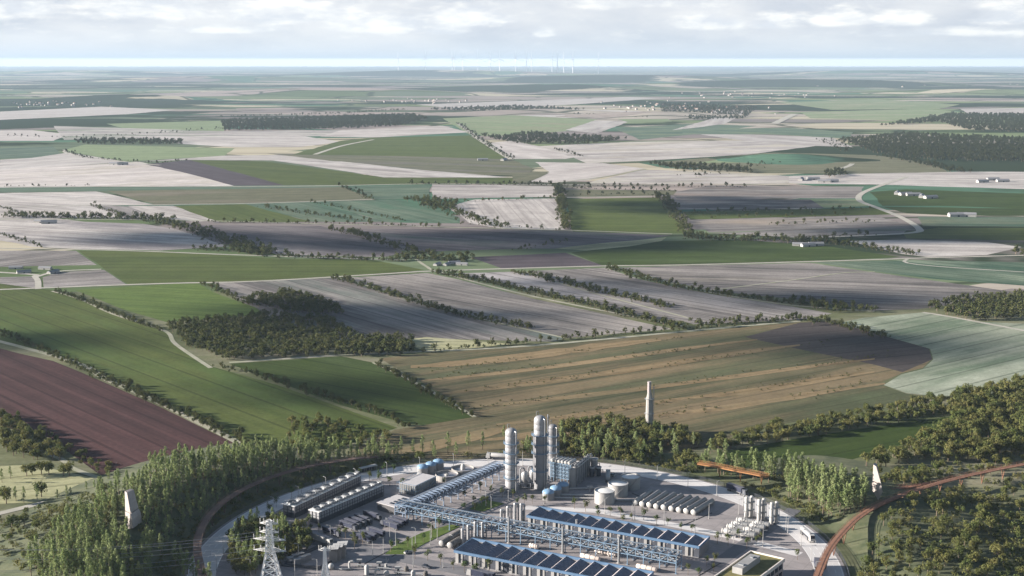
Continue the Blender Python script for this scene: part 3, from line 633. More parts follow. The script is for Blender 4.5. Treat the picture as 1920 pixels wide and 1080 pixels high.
P0 = G(892, 1010, 6.2); P1 = G(1230, 1073, 6.2); Q0 = G(853, 1031.5, 6.2)
lenv = (P1[0]-P0[0], P1[1]-P0[1])
def px_of(x, y, z):
    dz = z-H_CAM; fz = y*CP-dz*SP; up = y*SP+dz*CP
    return 960+F_PX*x/fz, 540-F_PX*up/fz
q1 = px_of(Q0[0]+lenv[0], Q0[1]+lenv[1], 6.2)
hall((853, 1031.5), q1, (892, 1010), 6.2, 13, 'nearest long hall with saw-tooth roof, cut off by the bottom edge of the picture')

# ---- pipe bridges
def pipe_bridge(p0, p1, wd, z0, z1, nb, label, pipem, steel, legs=2):
    p, a, ln = fr(p0, p1, z1); t = thing('pipe_bridge', label, 'pipe bridge', (p.x, p.y, 0), None, a, False)
    per = ln/nb; s = .26
    for y in (0, wd):
        tr = MB(); tr.beam((0, y, z1), (ln, y, z1), s*1.25); tr.beam((0, y, z0), (ln, y, z0), s*1.25)
        for i in range(nb+1): tr.beam((i*per, y, z0), (i*per, y, z1), s)
        for i in range(nb):
            if i % 2: tr.beam((i*per, y, z1), ((i+1)*per, y, z0), s*.9)
            else: tr.beam((i*per, y, z0), ((i+1)*per, y, z1), s*.9)
        tr.build('truss', steel, t)
    cr = MB()
    for i in range(nb+1):
        cr.beam((i*per, 0, z1), (i*per, wd, z1), s); cr.beam((i*per, 0, z0), (i*per, wd, z0), s)
        if i < nb: cr.beam((i*per, 0, z1), ((i+.5)*per, wd, z1), s*.7); cr.beam(((i+.5)*per, wd, z1), ((i+1)*per, 0, z1), s*.7)
    cr.build('cross_beams', steel, t)
    for k, (y, r, z) in enumerate([(.9, .34, z0+.6), (1.9, .25, z0+.5), (2.8, .42, z0+.7), (3.8, .25, z0+.5), (4.7, .36, z0+.6), (1.3, .28, z0+2.0), (2.4, .22, z0+1.95), (3.5, .38, z0+2.1), (4.6, .25, z0+2.0)]):
        y = y*wd/5.6
        b = MB(); b.cyl((.3, y, z), (ln-.3, y, z), r, r, 8)
        for i in range(nb//2): b.cyl(((2*i+1)*per-.2, y, z), ((2*i+1)*per+.2, y, z), r*1.25, r*1.25, 8)
        b.build('pipe', pipem[k % len(pipem)], t)
    w_ = MB(); w_.box(.2, wd-.15-.9, z1+.05, ln-.2, wd-.15, z1+.12); w_.build('walkway', galv, t)
    for i in range(0, nb+1, legs):
        lg = MB()
        for y in (0, wd): lg.beam((i*per, y, 0), (i*per, y, z0), .34); lg.box(i*per-.4, y-.4, 0, i*per+.4, y+.4, .35)
        lg.beam((i*per, 0, z0*.55), (i*per, wd, z0*.55), .2); lg.build('trestle', steel, t)
    return t
pp = [galv, dark_st, silver, mat('slate_blue_pipe', (.08, .11, .15), .5), dirty_w, dark_st]
pipe_bridge((741, 945), (1268, 1043), 7.0, 4.9, 8.2, 38, 'light blue trussed pipe bridge running down to the right between the two halls', pp, steel_blue)
pipe_bridge((760, 952), (948, 868), 6.5, 5.0, 8.0, 28, 'blue-grey trussed pipe bridge climbing from the low shed to the foot of the first tower', [galv, dark_st, grey_st, steel_blue], mat('blue_grey_steel', (.17, .22, .30), .5))
# tall slim posts along the bridge
for px, y0, y1 in [(954, 1018, 971), (1055, 1037, 989), (1160, 1056, 1008), (1081, 1000, 976), (1185, 1018, 994), (981, 980, 957)]:
    x, y, _ = G(px, y0); h = (y0-y1)*mpp(px, y0)/.95
    t = thing('vent_mast', 'plain pale metal mast %s' % {954: 'at the head of the nearest hall', 1055: 'in the gap between the halls, middle of three', 1160: 'in the gap between the halls, nearest the right', 1081: 'against the front of the farther hall, left one', 1185: 'against the front of the farther hall, right one', 981: 'beside the silver stacks behind the pipe bridge'}[px], 'mast', (x, y, 0))
    MB().cyl((x, y, 0), (x, y, h), .5, .5, 10).build('shaft', galv, t, True); MB().cyl((x, y, h), (x, y, h+.5), .62, .62, 10).build('cap', grey_st, t); MB().cyl((x, y, 0), (x, y, .5), .9, .9, 10).build('base', conc, t)

# ---- distillation towers
def tower(px, py, r, h, rings, label, body, skirt, step=None, lad=1):
    x, y, _ = G(px, py); t = thing('process_tower', label, 'process tower', (x, y, 0), 'tall process towers')
    z0 = 0 if step is None else step
    s = MB(); s.lathe((x, y, 0), [(r*1.25, 0), (r*1.25, .6), (r*1.04, .6), (r*1.0, 3.4)], 24); s.build('skirt', skirt, t, True)
    if step:
        c = MB(); c.lathe((x, y, 0), [(r*1.12, 3.4), (r*1.12, step)], 32)
        for k in range(20):
            a = 2*math.pi*k/20; c.beam((x+r*1.13*math.cos(a), y+r*1.13*math.sin(a), 3.4), (x+r*1.13*math.cos(a), y+r*1.13*math.sin(a), step), .12)
        c.build('cladding', grey_st, t, True)
    b = MB(); zz = step or 3.4
    prof = [(r, zz)]
    k = zz
    while k < h-r*.75-3: k += 3; prof += [(r, k-.04), (r*.993, k), (r, k+.04)]
    prof += [(r, h-r*.7), (r*.93, h-r*.42), (r*.72, h-r*.18), (r*.4, h-.05), (r*.1, h)]
    b.lathe((x, y, 0), prof, 32); b.build('shell', body, t, True)
    for z in rings:
        rr = r*1.12 if (step and z <= step+.2) else r
        g = MB(); g.lathe((x, y, z), [(rr+.02, 0), (rr+1.0, 0), (rr+1.0, .16), (rr+.02, .16)], 28); pl = g.build('platform', steel_blue, t)
        rl = MB()
        for k in range(20):
            a = 2*math.pi*k/20; a2 = 2*math.pi*(k+1)/20; R1 = rr+.95
            rl.beam((x+R1*math.cos(a), y+R1*math.sin(a), z+.16), (x+R1*math.cos(a), y+R1*math.sin(a), z+1.2), .07)
            for zz2 in (.65, 1.2): rl.beam((x+R1*math.cos(a), y+R1*math.sin(a), z+zz2), (x+R1*math.cos(a2), y+R1*math.sin(a2), z+zz2), .07)
        rl.build('railing', steel_blue, pl)
    for sgn in range(lad):
        a = -.35+sgn*.5; R2 = r*1.12+.55; lx, ly = x+R2*math.cos(a), y+R2*math.sin(a)
        ld = MB(); ld.beam((lx-.3, ly, 1), (lx-.3, ly, h-1), .1); ld.beam((lx+.3, ly, 1), (lx+.3, ly, h-1), .1)
        for k in range(int(h/1.2)): ld.beam((lx-.3, ly, 1.2+k*1.2), (lx+.3, ly, 1.2+k*1.2), .07)
        ld.build('ladder', galv, t)
    pi = MB(); a = -.9; pxx, pyy = x+(r*1.12+.4)*math.cos(a), y+(r*1.12+.4)*math.sin(a)
    pi.tube([(pxx, pyy, .5), (pxx, pyy, h-1.5), (x, y, h-.4)], .22); pi.build('riser_pipe', silver, t)
    vp = MB(); vp.tube([(x-r*.6, y, h-.8), (x-r*.6, y, h+2.2), (x-r*.25, y, h+2.2), (x-r*.25, y, h-.5)], .12); vp.build('vent_hook', galv, t)
    return t
tow_w = mat('tower_shell_white', (.28, .28, .29), .5, .2, .1, .3)
tower(958.5, 923, 3.1, 34.5, [8, 16, 21.4, 26.5], 'shorter white tower on the left with four ring platforms', tow_w, grey_st)
tower(1012, 916, 3.15, 39.5, [10, 19.5, 24.3, 29.2], 'tallest tower, grey clad below with a white shell and dome above', tow_w, grey_st, 29.0)
tower(1036, 896, 2.45, 29.8, [9, 14.5, 18.5, 23.5], 'slimmer grey tower half hidden behind the tallest one', grey_st, grey_st, None, 2)
x, y, _ = G(1027, 903); t = thing('pipe_mast', 'thin lattice mast with pipes standing between the two right-hand towers', 'mast', (x, y, 0))
b = MB()
for dx, dy in ((-.5, -.5), (.5, -.5), (.5, .5), (-.5, .5)): b.beam((x+dx, y+dy, 0), (x+dx, y+dy, 36.5), .16)
for k in range(24):
    z = k*1.5; s_ = .5 if k % 2 else -.5
    b.beam((x-s_, y-.5, z), (x+s_, y-.5, z+1.5), .1); b.beam((x+.5, y-s_, z), (x+.5, y+s_, z+1.5), .1); b.beam((x-.5, y+s_, z), (x-.5, y-s_, z+1.5), .1)
b.build('lattice', steel_blue, t)
MB().tube([(x-.1, y, 0), (x-.1, y, 37)], .25).build('pipe', silver, t)
# small vessels with swan-neck pipes between the towers
for px, py, s in [(984, 915, 1.0), (999, 910, .95)]:
    x, y, _ = G(px, py); t = thing('reactor_vessel', 'small bulbous vessel with a swan-neck pipe %s' % ('left of the tallest tower' if px == 984 else 'half behind the tallest tower'), 'vessel', (x, y, 0))
    b = MB(); b.lathe((x, y, 3.5*s), [(.3, -.6), (1.2*s, .2), (1.9*s, 1.5), (1.9*s, 4.2), (1.5*s, 5.2), (.6*s, 5.9)], 18); b.build('shell', silver, t, True)
    for k in range(4):
        a = k*math.pi/2+.5; MB().beam((x+1.6*math.cos(a), y+1.6*math.sin(a), 0), (x+1.6*math.cos(a), y+1.6*math.sin(a), 5), .25).build('leg', dark_st, t)
    MB().tube([(x, y, 9.2*s), (x-.2, y, 10.4*s), (x-.9, y, 11.1*s), (x-1.8, y, 11.0*s), (x-2.4, y, 10.2*s), (x-2.5, y, 5), (x-2.5, y, .5)], .38).build('swan_neck_pipe', galv, t, True)
    MB().box(x-2.8, y-2, 2.6, x+2.4, y+2, 2.8).box(x-3.2, y+.5, 0, x-1.9, y+1.8, 2.2).build('platform', dark_st, t)
    MB().tube([(x-3, y-1.5, .8), (x+3, y-1.8, .8), (x+3, y-1.8, 3)], .3).build('pipe', grey_st, t)

# ---- lattice pipe rack with drums, behind the silos
p, a, ln = fr((1032, 901), (1070, 908)); t = thing('heat_exchanger_rack', 'pale blue lattice rack stacked with white drums, right of the towers', 'rack', (p.x, p.y, 0), None, a, False)
nx, nz = 6, 4; wd = 6.5; sx = ln/nx; sz = 2.0; z0 = 2.4
for y in (0, wd):
    b = MB()
    for i in range(nx+1): b.beam((i*sx, y, 0), (i*sx, y, z0+nz*sz), .3)
    for k in range(nz+1): b.beam((0, y, z0+k*sz), (ln, y, z0+k*sz), .28)
    for i in range(nx):
        for k in range(nz):
            b.beam((i*sx, y, z0+k*sz), ((i+1)*sx, y, z0+(k+1)*sz), .17); b.beam(((i+1)*sx, y, z0+k*sz), (i*sx, y, z0+(k+1)*sz), .17)
    b.build('lattice_frame', steel_blue, t)
b = MB()
for k in range(nz+1):
    for i in range(nx+1): b.beam((i*sx, 0, z0+k*sz), (i*sx, wd, z0+k*sz), .22)
b.build('cross_beams', steel_blue, t)
for i in range(nx):
    b = MB(); b.lathe(((i+.5)*sx, -.6, z0+nz*sz+1.0), [(.1, 0), (.7, .15), (.95, .5), (.95, wd+.8), (.7, wd+1.1), (.1, wd+1.2)], 14, d=(0, 1, 0)); b.build('drum', white_p, t, True)
    for k in range(nz-1):
        b = MB(); b.cyl(((i+.5)*sx, .3, z0+(k+.5)*sz), ((i+.5)*sx, wd-.3, z0+(k+.5)*sz), .75, .75, 12); b.build('drum', galv, t, True)
# ---- row of grey silos
pA, pB = Vector(G(1073, 913)), Vector(G(1101, 889)); n = 7
for i in range(n):
    c = pA+(pB-pA)*i/(n-1)
    t = thing('silo', 'tall grey silo, %s in the row right of the lattice rack' % ['nearest', 'second', 'third', 'middle', 'fifth', 'sixth', 'farthest'][i], 'silo', tuple(c), 'row of tall grey silos')
    b = MB(); b.lathe(c, [(1.7, .7), (1.7, 9.6), (1.55, 9.9), (.8, 10.3), (.3, 10.5)], 20)
    b.build('shell', conc if i == 0 else tank_g, t, True)
    MB().lathe(c, [(2.0, 0), (2.0, .7)], 20).build('plinth', conc, t)
    b = MB(); b.tube([tuple(c+Vector((0, 0, 10.4))), tuple(c+Vector((0, 0, 11.2))), tuple(c+Vector((1.9, .8, 11.2)))], .2); b.build('outlet_pipe', galv, t)
t = thing('silo_header', 'long pipe header and gangway along the tops of the grey silos', 'pipework', tuple(pA))
b = MB(); b.cyl(tuple(pA+Vector((2.1, .8, 11.2))), tuple(pB+Vector((2.1, .8, 11.2))), .35); b.cyl(tuple(pA+Vector((2.9, .9, 10.4))), tuple(pB+Vector((2.9, .9, 10.4))), .25); b.build('pipe', silver, t)
b = MB()
for i in range(8):
    c = pA+(pB-pA)*i/7+Vector((2.4, .9, 0)); b.beam(tuple(c), (c.x, c.y, 12.2), .22)
b.build('posts', dark_st, t)
for px, py, h, r in [(1114, 888, 8.5, 1.9), (1122, 892, 5, 1.4), (1110, 894, 5.5, 1.2)]:
    x, y, _ = G(px, py); t = thing('process_column', {8.5: 'squat grey column with a white rim beyond the silos', 5: 'short dark column at the right of the grey silos', 5.5: 'short dark drum between the silos and the squat column'}[h], 'vessel', (x, y, 0))
    MB().lathe((x, y, 0), [(r, 0), (r, h), (r*.8, h+.3)], 18).build('shell', tank_g if h > 8 else dark_st, t, True)
    MB().lathe((x, y, h), [(r+.1, -.6), (r+.25, -.6), (r+.25, .2), (r+.1, .2)], 18).build('rim', white_p, t)
    MB().tube([(x+r, y-.5, .5), (x+r+1, y-.5, .5), (x+r+1, y-.5, h*.7), (x+r, y-.5, h*.7)], .2).build('pipe', galv, t)

# ---- domed tanks
def domed(px, py, r, h, label, group):
    x, y, _ = G(px, py); t = thing('domed_tank', label, 'tank', (x, y, 0), group)
    MB().lathe((x, y, 0), [(r, .2), (r, h)], 28).build('shell', tank_g, t, True)
    MB().lathe((x, y, h), [(r+.06, -.35), (r+.06, 0), (r*.93, .55), (r*.7, 1.0), (r*.4, 1.3), (.2, 1.4)], 28).build('dome', dome_b, t, True)
    MB().lathe((x, y, 0), [(r+.4, 0), (r+.4, .25)], 28).build('plinth', conc, t)
    MB().cyl((x, y, h+1.3), (x, y, h+2.0), .3).build('vent', galv, t)
    return t
for i, (px, py) in enumerate([(792.5, 889), (808, 884), (822, 879)]): domed(px, py, 3.0, 4.2, 'pale blue domed tank by the back road, %s of the three' % ['nearest', 'middle', 'farthest'][i], 'domed tanks by the back road')
for i, (px, py) in enumerate([(1028, 936), (1042, 929), (1055.5, 922)]): domed(px, py, 3.0, 4.0, 'pale blue domed tank piped to the white storage tanks, %s of the three' % ['nearest', 'middle', 'farthest'][i], 'domed tanks at the foot of the towers')
# ---- white storage tanks with floating roofs
for i, (px, py) in enumerate([(1133.5, 942), (1158.5, 928), (1182, 915)]):
    x, y, _ = G(px, py); r = 5.1; h = 6.6
    t = thing('storage_tank', 'round white open-top storage tank, %s of the three' % ['nearest and brightest', 'middle', 'farthest and mostly shaded'][i], 'storage tank', (x, y, 0), 'round storage tanks')
    b = MB(); prof = [(r, 0)]
    for k in range(1, 7): prof += [(r, k*h/7-.04), (r+.06, k*h/7), (r, k*h/7+.04)]
    prof += [(r, h-.3), (r+.22, h-.3), (r+.22, h), (r-.12, h), (r-.12, .3)]
    n_ = 36; vs = []; fs = []
    for rr, hh in prof:
        for k in range(n_): vs.append((x+rr*math.cos(2*math.pi*k/n_), y+rr*math.sin(2*math.pi*k/n_), hh))
    for j in range(len(prof)-1):
        for k in range(n_): fs.append((j*n_+k, j*n_+(k+1) % n_, (j+1)*n_+(k+1) % n_, (j+1)*n_+k))
    b.add(vs, fs); b.build('shell', mat('tank_white', (.34, .33, .315), .6, 0, .1, .4, (.29, .28, .275)), t, True)
    MB().lathe((x, y, h-.75), [(r-.16, 0), (r-.16, .12), (r-.7, .3), (.3, .42)], 36).build('floating_roof', roof_w, t, True)
    b = MB()
    for k in range(22):
        a = -2.2+k*.055; b.box(x+(r+.1)*math.cos(a), y+(r+.1)*math.sin(a)-.5, k*h/22, x+(r+.1)*math.cos(a)+.5, y+(r+.1)*math.sin(a), k*h/22+.08)
    b.build('stair', galv, t)
# ---- open settling tanks
for i, (px, py, hub) in enumerate([(838, 898, 0), (868, 887, 1)]):
    x, y, _ = G(px, py); r = 6.2; h = 3.0
    t = thing('settling_tank', ['round concrete settling tank, the nearer one beside the climbing pipe bridge', 'round settling tank with a domed hub, the farther one behind the pipe bridge'][i], 'settling tank', (x, y, 0), 'open settling tanks')
    n_ = 36; prof = [(r, 0), (r, h), (r-.35, h), (r-.35, .5)]; vs = []; fs = []
    for rr, hh in prof:
        for k in range(n_): vs.append((x+rr*math.cos(2*math.pi*k/n_), y+rr*math.sin(2*math.pi*k/n_), hh))
    for j in range(3):
        for k in range(n_): fs.append((j*n_+k, j*n_+(k+1) % n_, (j+1)*n_+(k+1) % n_, (j+1)*n_+k))
    MB().add(vs, fs).build('basin_wall', conc, t)
    MB().lathe((x, y, h-1.0), [(r-.4, 0), (r-.4, .1), (.2, .1)], 36).build('water_surface', mat('grey_water', (.20, .20, .23), .12, 0, .1, .5), t)
    MB().box(x-r, y-.45, h+.05, x+.6, y+.45, h+.2).box(x-r, y-.45, h+.2, x+.6, y-.4, h+1.1).build('gangway', galv, t)
    MB().lathe((x, y, h-.9), [(1.3, 0), (1.3, 1.8 if hub else .8), (.9, 2.6 if hub else 1.0), (.3, 3.1 if hub else 1.1)], 16).build('hub', white_p, t, True)
# ---- white ground pipes
def gpipe(pts, r, label, z=.9, tee=None):
    P_ = [G(a, b, z) for a, b in pts]; t = thing('ground_pipeline', label, 'pipeline', (P_[0][0], P_[0][1], 0))
    MB().tube(P_, r).build('pipe', white_p, t, True)
    b = MB()
    for a, c in zip(P_[:-1], P_[1:]):
        d = math.dist(a, c)
        for k in range(int(d/4)+1):
            q = [a[j]+(c[j]-a[j])*(k+.3)/(int(d/4)+1) for j in range(2)]; b.box(q[0]-.25, q[1]-.4, 0, q[0]+.25, q[1]+.4, z-r*.8)
    b.build('supports', conc, t)
gpipe([(1040, 933), (1113, 934.5)], .42, 'white pipe from the nearest domed tank to the nearest storage tank')
gpipe([(1052, 925), (1052, 927.5), (1114, 928.5)], .42, 'white pipe from the middle domed tank towards the storage tanks')
gpipe([(1066, 916), (1106, 915), (1140, 915)], .42, 'white pipe from the farthest domed tank, with a tee in it')
gpipe([(1154, 933), (1154, 937), (1190, 938)], .42, 'white pipe from the storage tanks to the long cylinders')
x, y, _ = G(1106, 922); t = thing('pipe_stand', 'white tee-shaped pipe stand by the storage tanks', 'pipe stand', (x, y, 0)); MB().tube([(x, y, 0), (x, y, 3)], .3).build('post', white_p, t); MB().tube([(x-1.6, y, 3), (x+1.6, y, 3)], .35).build('arm', white_p, t)
# ---- long horizontal cylinders
ends = [((829, 872), (938, 797)), ((875, 883), (995, 800)), ((923, 889), (1045, 807)), ((970, 898), (1100, 815)), ((1020, 905), (1150, 823)), ((1072, 914), (1205, 832)), ((1122, 922), (1255, 841)), ((1172, 930), (1305, 850)), ((1222, 939), (1355, 858))]
ordn = ['first', 'second', 'third', 'fourth', 'fifth', 'sixth', 'seventh', 'eighth', 'last']
for i, (e0, e1) in enumerate(ends):
    r = 1.35; zc = 1.75
    a = Vector(G(960+e0[0]/3.6, 700+e0[1]/3.6, zc)); c = Vector(G(960+e1[0]/3.6, 700+e1[1]/3.6, zc)); d = (c-a); ln = d.length; d.normalize()
    t = thing('gas_cylinder_tank', 'long horizontal storage cylinder with a flat white end, %s from the left in the row' % ordn[i], 'storage cylinder', (a.x, a.y, 0), 'row of long horizontal cylinders')
    MB().lathe(a, [(r, .25), (r, ln-.6), (r*.8, ln-.2), (r*.3, ln)], 22, d=d).build('shell', dirty_w, t, True)
    MB().lathe(a, [(r*.3, -.28), (r*.8, -.15), (r*1.03, .05), (r*1.05, .3)], 22, d=d).build('end_cap', white_p, t, True)
    s_ = Vector((-d.y, d.x, 0))
    for k in range(5):
        q = a+d*(ln*(.08+.21*k)); b = MB(); b.beam(tuple(q-s_*1.2+Vector((0, 0, .55-zc))), tuple(q+s_*1.2+Vector((0, 0, .55-zc))), .7, 1.1); b.build('saddle', conc, t)
    b = MB(); b.beam(tuple(a+d*1+Vector((0, 0, r+.1))), tuple(a+d*(ln-1)+Vector((0, 0, r+.1))), .5, .12); b.build('catwalk', grey_st, t)
    q = a+d*2.5; MB().cyl((q.x, q.y, zc+r-.1), (q.x, q.y, zc+r+.6), .3).build('valve', white_p, t)
# ---- tall twin columns
for i, (px, py) in enumerate([(1399, 972), (1408.5, 970), (1422.5, 977), (1431, 975), (1446, 983), (1455, 981)]):
    x, y, _ = G(px, py); r = .95; h = 11.2
    t = thing('absorber_column', '%s of the %s pair of tall white columns on the right of the yard' % (['left', 'right'][i % 2], ['left-hand', 'middle', 'right-hand'][i//2]), 'column', (x, y, 0), 'tall white columns on the right')
    prof = [(r, .5)]
    for k in range(1, 6): prof += [(r, k*2-.05), (r+.08, k*2), (r, k*2+.05)]
    prof += [(r, h-.6), (r*.8, h-.2), (r*.3, h)]
    MB().lathe((x, y, 0), prof, 18).build('shell', white_p, t, True); MB().lathe((x, y, 0), [(r+.4, 0), (r+.4, .5)], 16).build('plinth', conc, t)
    for z in (4, 8):
        MB().lathe((x, y, z), [(r+.02, 0), (r+.7, 0), (r+.7, .15), (r+.02, .15)], 16).build('platform', galv, t)
    lx = x+r+.5; b = MB(); b.beam((lx, y-.25, .3), (lx, y-.25, h), .09); b.beam((lx, y+.25, .3), (lx, y+.25, h), .09)
    for k in range(12): b.beam((lx, y-.25, .8+k*.85), (lx, y+.25, .8+k*.85), .07)
    b.build('ladder', grey_st, t)
# ---- white horizontal vessels, each with a dark figure 2 on its side
def glyph2(o, ux, uz, nv, s):
    """a figure 2 as raised strokes; o lower left, ux right, uz up"""
    pts = [(0, .78), (.12, .95), (.38, 1.0), (.6, .85), (.58, .62), (.35, .38), (.05, .12), (.0, .0), (.65, .0)]
    b = MB()
    for p, q in zip(pts[:-1], pts[1:]):
        A = o+ux*(p[0]*s)+uz*(p[1]*s); B = o+ux*(q[0]*s)+uz*(q[1]*s); b.beam(tuple(A), tuple(B), .20, .20)
    return b
vess = [((395, 780), 0, 0), ((505, 796), 0, 1), ((428, 750), 1, 0), ((540, 770), 1, 1), ((460, 731), 2, 0), ((570, 745), 2, 1), ((492, 707), 3, 0), ((602, 728), 3, 1)]
for (zx, zy), rw, cl in vess:
    r = 1.35; zc = 2.4; c = Vector(G(1260+zx/3.6, 780+zy/3.6, zc)); d = Vector(UX); d = Vector((math.cos(U+.12), math.sin(U+.12), 0)); ln = 7.4; a = c-d*ln/2
    t = thing('process_vessel', 'white horizontal vessel marked 2, %s in the %s row of the cluster' % (['left one', 'right one'][cl], ['front', 'second', 'third', 'back'][rw]), 'vessel', (c.x, c.y, 0), 'white horizontal vessels marked 2')
    MB().lathe(a, [(r*.3, -.55), (r*.8, -.35), (r, .0), (r, ln), (r*.8, ln+.35), (r*.3, ln+.55)], 22, d=d).build('shell', white_p, t, True)
    for f in (0.02, .33, .66, .98):
        MB().lathe(a+d*(ln*f-.12), [(r+.01, 0), (r+.14, 0), (r+.14, .24), (r+.01, .24)], 22, d=d).build('band', dirty_w, t)
    for f in (.15, .85):
        q = a+d*(ln*f); b = MB(); s_ = Vector((-d.y, d.x, 0)); b.beam(tuple(q-s_*1.2+Vector((0, 0, .6-zc))), tuple(q+s_*1.2+Vector((0, 0, .6-zc))), .6, 1.2); b.build('saddle', grey_st, t)
    nv = Vector((-d.y, d.x, 0)); nv = nv if nv.y < 0 else -nv
    n2 = (nv*math.cos(.5)+Vector((0, 0, 1))*math.sin(.5)); uz = (Vector((0, 0, 1))*math.cos(.5)-nv*math.sin(.5))
    glyph2(c+n2*(r*1.02)-d*.5-uz*.75+d*(0), d, uz, n2, 1.5).build('number_two', dark_st, t)
    MB().cyl(tuple(c+Vector((0, 0, r-.1))), tuple(c+Vector((0, 0, r+.6))), .35).build('manhole', grey_st, t)
# ---- silver stacks with bent heads
for i, (px, y0, y1, lab) in enumerate([(867, 1022, 991, 'first'), (878, 1017, 984, 'second'), (891, 1011, 978, 'third'), (905, 1009, 979, 'fourth'),
                                      (940, 977, 955, 'first'), (952, 980, 949, 'second'), (965.5, 982, 943, 'third'), (977, 983, 944, 'fourth')]):
    x, y, _ = G(px, y0); h = (y0-y1)*mpp(px, y0)/.95; r = .68
    t = thing('exhaust_stack', 'bent-headed silver stack, %s from the left %s' % (lab, 'beside the nearest hall' if i < 4 else 'beside the farther hall'), 'exhaust stack', (x, y, 0), 'silver stacks at the hall ends')
    prof = [(r, .3)]
    for k in range(1, int(h/1.6)): prof += [(r, k*1.6-.06), (r+.1, k*1.6-.04), (r+.1, k*1.6+.04), (r, k*1.6+.06)]
    prof += [(r, h-1)]
    MB().lathe((x, y, 0), prof, 16).build('pipe', silver, t, True); MB().box(x-1, y-1, 0, x+1, y+1, .3).build('base', conc, t)
    b = MB(); b.lathe((x, y, h-1), [(r*1.02, 0), (r*1.02, .3), (r*.9, .7), (r*.5, 1.0)], 16); b.cyl((x, y, h-.6), (x+1.6, y+.5, h-.6), r*.8, r*.8); b.build('bent_head', silver, t, True)
    MB().cyl((x+1.7, y+.5, .3), (x+1.7, y+.5, h-.7), .3).build('downpipe', galv, t)
# ---- tanks lying left of the nearest hall
for e0, e1, r, lab in [((905, 752), (1000, 695), 1.5, 'dark lying tank nearest the lawn'), ((1002, 692), (1088, 640), 1.5, 'dark lying tank behind it, farther along the lawn'), ((990, 772), (1098, 708), 1.6, 'lying tank with a pale end beside the silver stacks')]:
    a = Vector(G(660+e0[0]/5.4, 880+e0[1]/5.4, 2.1)); c = Vector(G(660+e1[0]/5.4, 880+e1[1]/5.4, 2.1)); d = c-a; ln = d.length; d.normalize(); s_ = Vector((-d.y, d.x, 0))
    t = thing('lying_tank', lab, 'tank', (a.x, a.y, 0), 'lying tanks by the lawn')
    prof = [(r, .1)]
    for k in range(1, 6): prof += [(r, ln*k/6-.08), (r+.1, ln*k/6-.08), (r+.1, ln*k/6+.08), (r, ln*k/6+.08)]
    prof += [(r, ln-.3), (r*.7, ln)]
    MB().lathe(a, prof, 20, d=d).build('shell', mat('brown_grey_metal', (.14, .13, .12), .45, .3), t, True); MB().lathe(a, [(r*.4, -.4), (r*.85, -.2), (r, .1)], 20, d=d).build('end_cap', dirty_w, t, True)
    for f in (.15, .5, .85):
        q = a+d*ln*f; MB().beam(tuple(q-s_*1.3+Vector((0, 0, -1.5))), tuple(q+s_*1.3+Vector((0, 0, -1.5))), .6, 1.2).build('saddle', grey_st, t)
# ---- horizontal drums under the bridge
for k, (zx, zy, ln) in enumerate([(330, 775, 4), (900, 888, 9), (1470, 995, 9), (1010, 830, 5.5), (1120, 852, 4)]):
    c = Vector(G(940+zx/5.4, 880+zy/5.4, 1.5)); d = Vector(UX); a = c-d*ln/2; r = 1.05
    t = thing('ground_drum', ['short pale drum under the left of the pipe bridge', 'long cream drum behind the nearest hall, middle of its back edge', 'long cream drum behind the nearest hall, at the right end', 'white drum behind the pipe bridge, left of its neighbour', 'short white drum behind the pipe bridge with a dark end'][k], 'drum', (c.x, c.y, 0), 'drums between the halls')
    MB().lathe(a, [(r*.4, -.4), (r*.85, -.2), (r, .1), (r, ln-.1), (r*.85, ln+.2), (r*.4, ln+.4)], 18, d=d).build('shell', mat('cream_paint', (.55, .47, .42), .6), t, True)
    for f in (.2, .5, .8): MB().lathe(a+d*(ln*f-.08), [(r+.01, 0), (r+.1, 0), (r+.1, .16), (r+.01, .16)], 18, d=d).build('band', grey_st, t)
    for f in (.2, .8):
        q = a+d*ln*f; MB().beam((q.x-.6, q.y-.6, .4), (q.x+.6, q.y+.6, .4), .5, .8).build('saddle', conc, t)
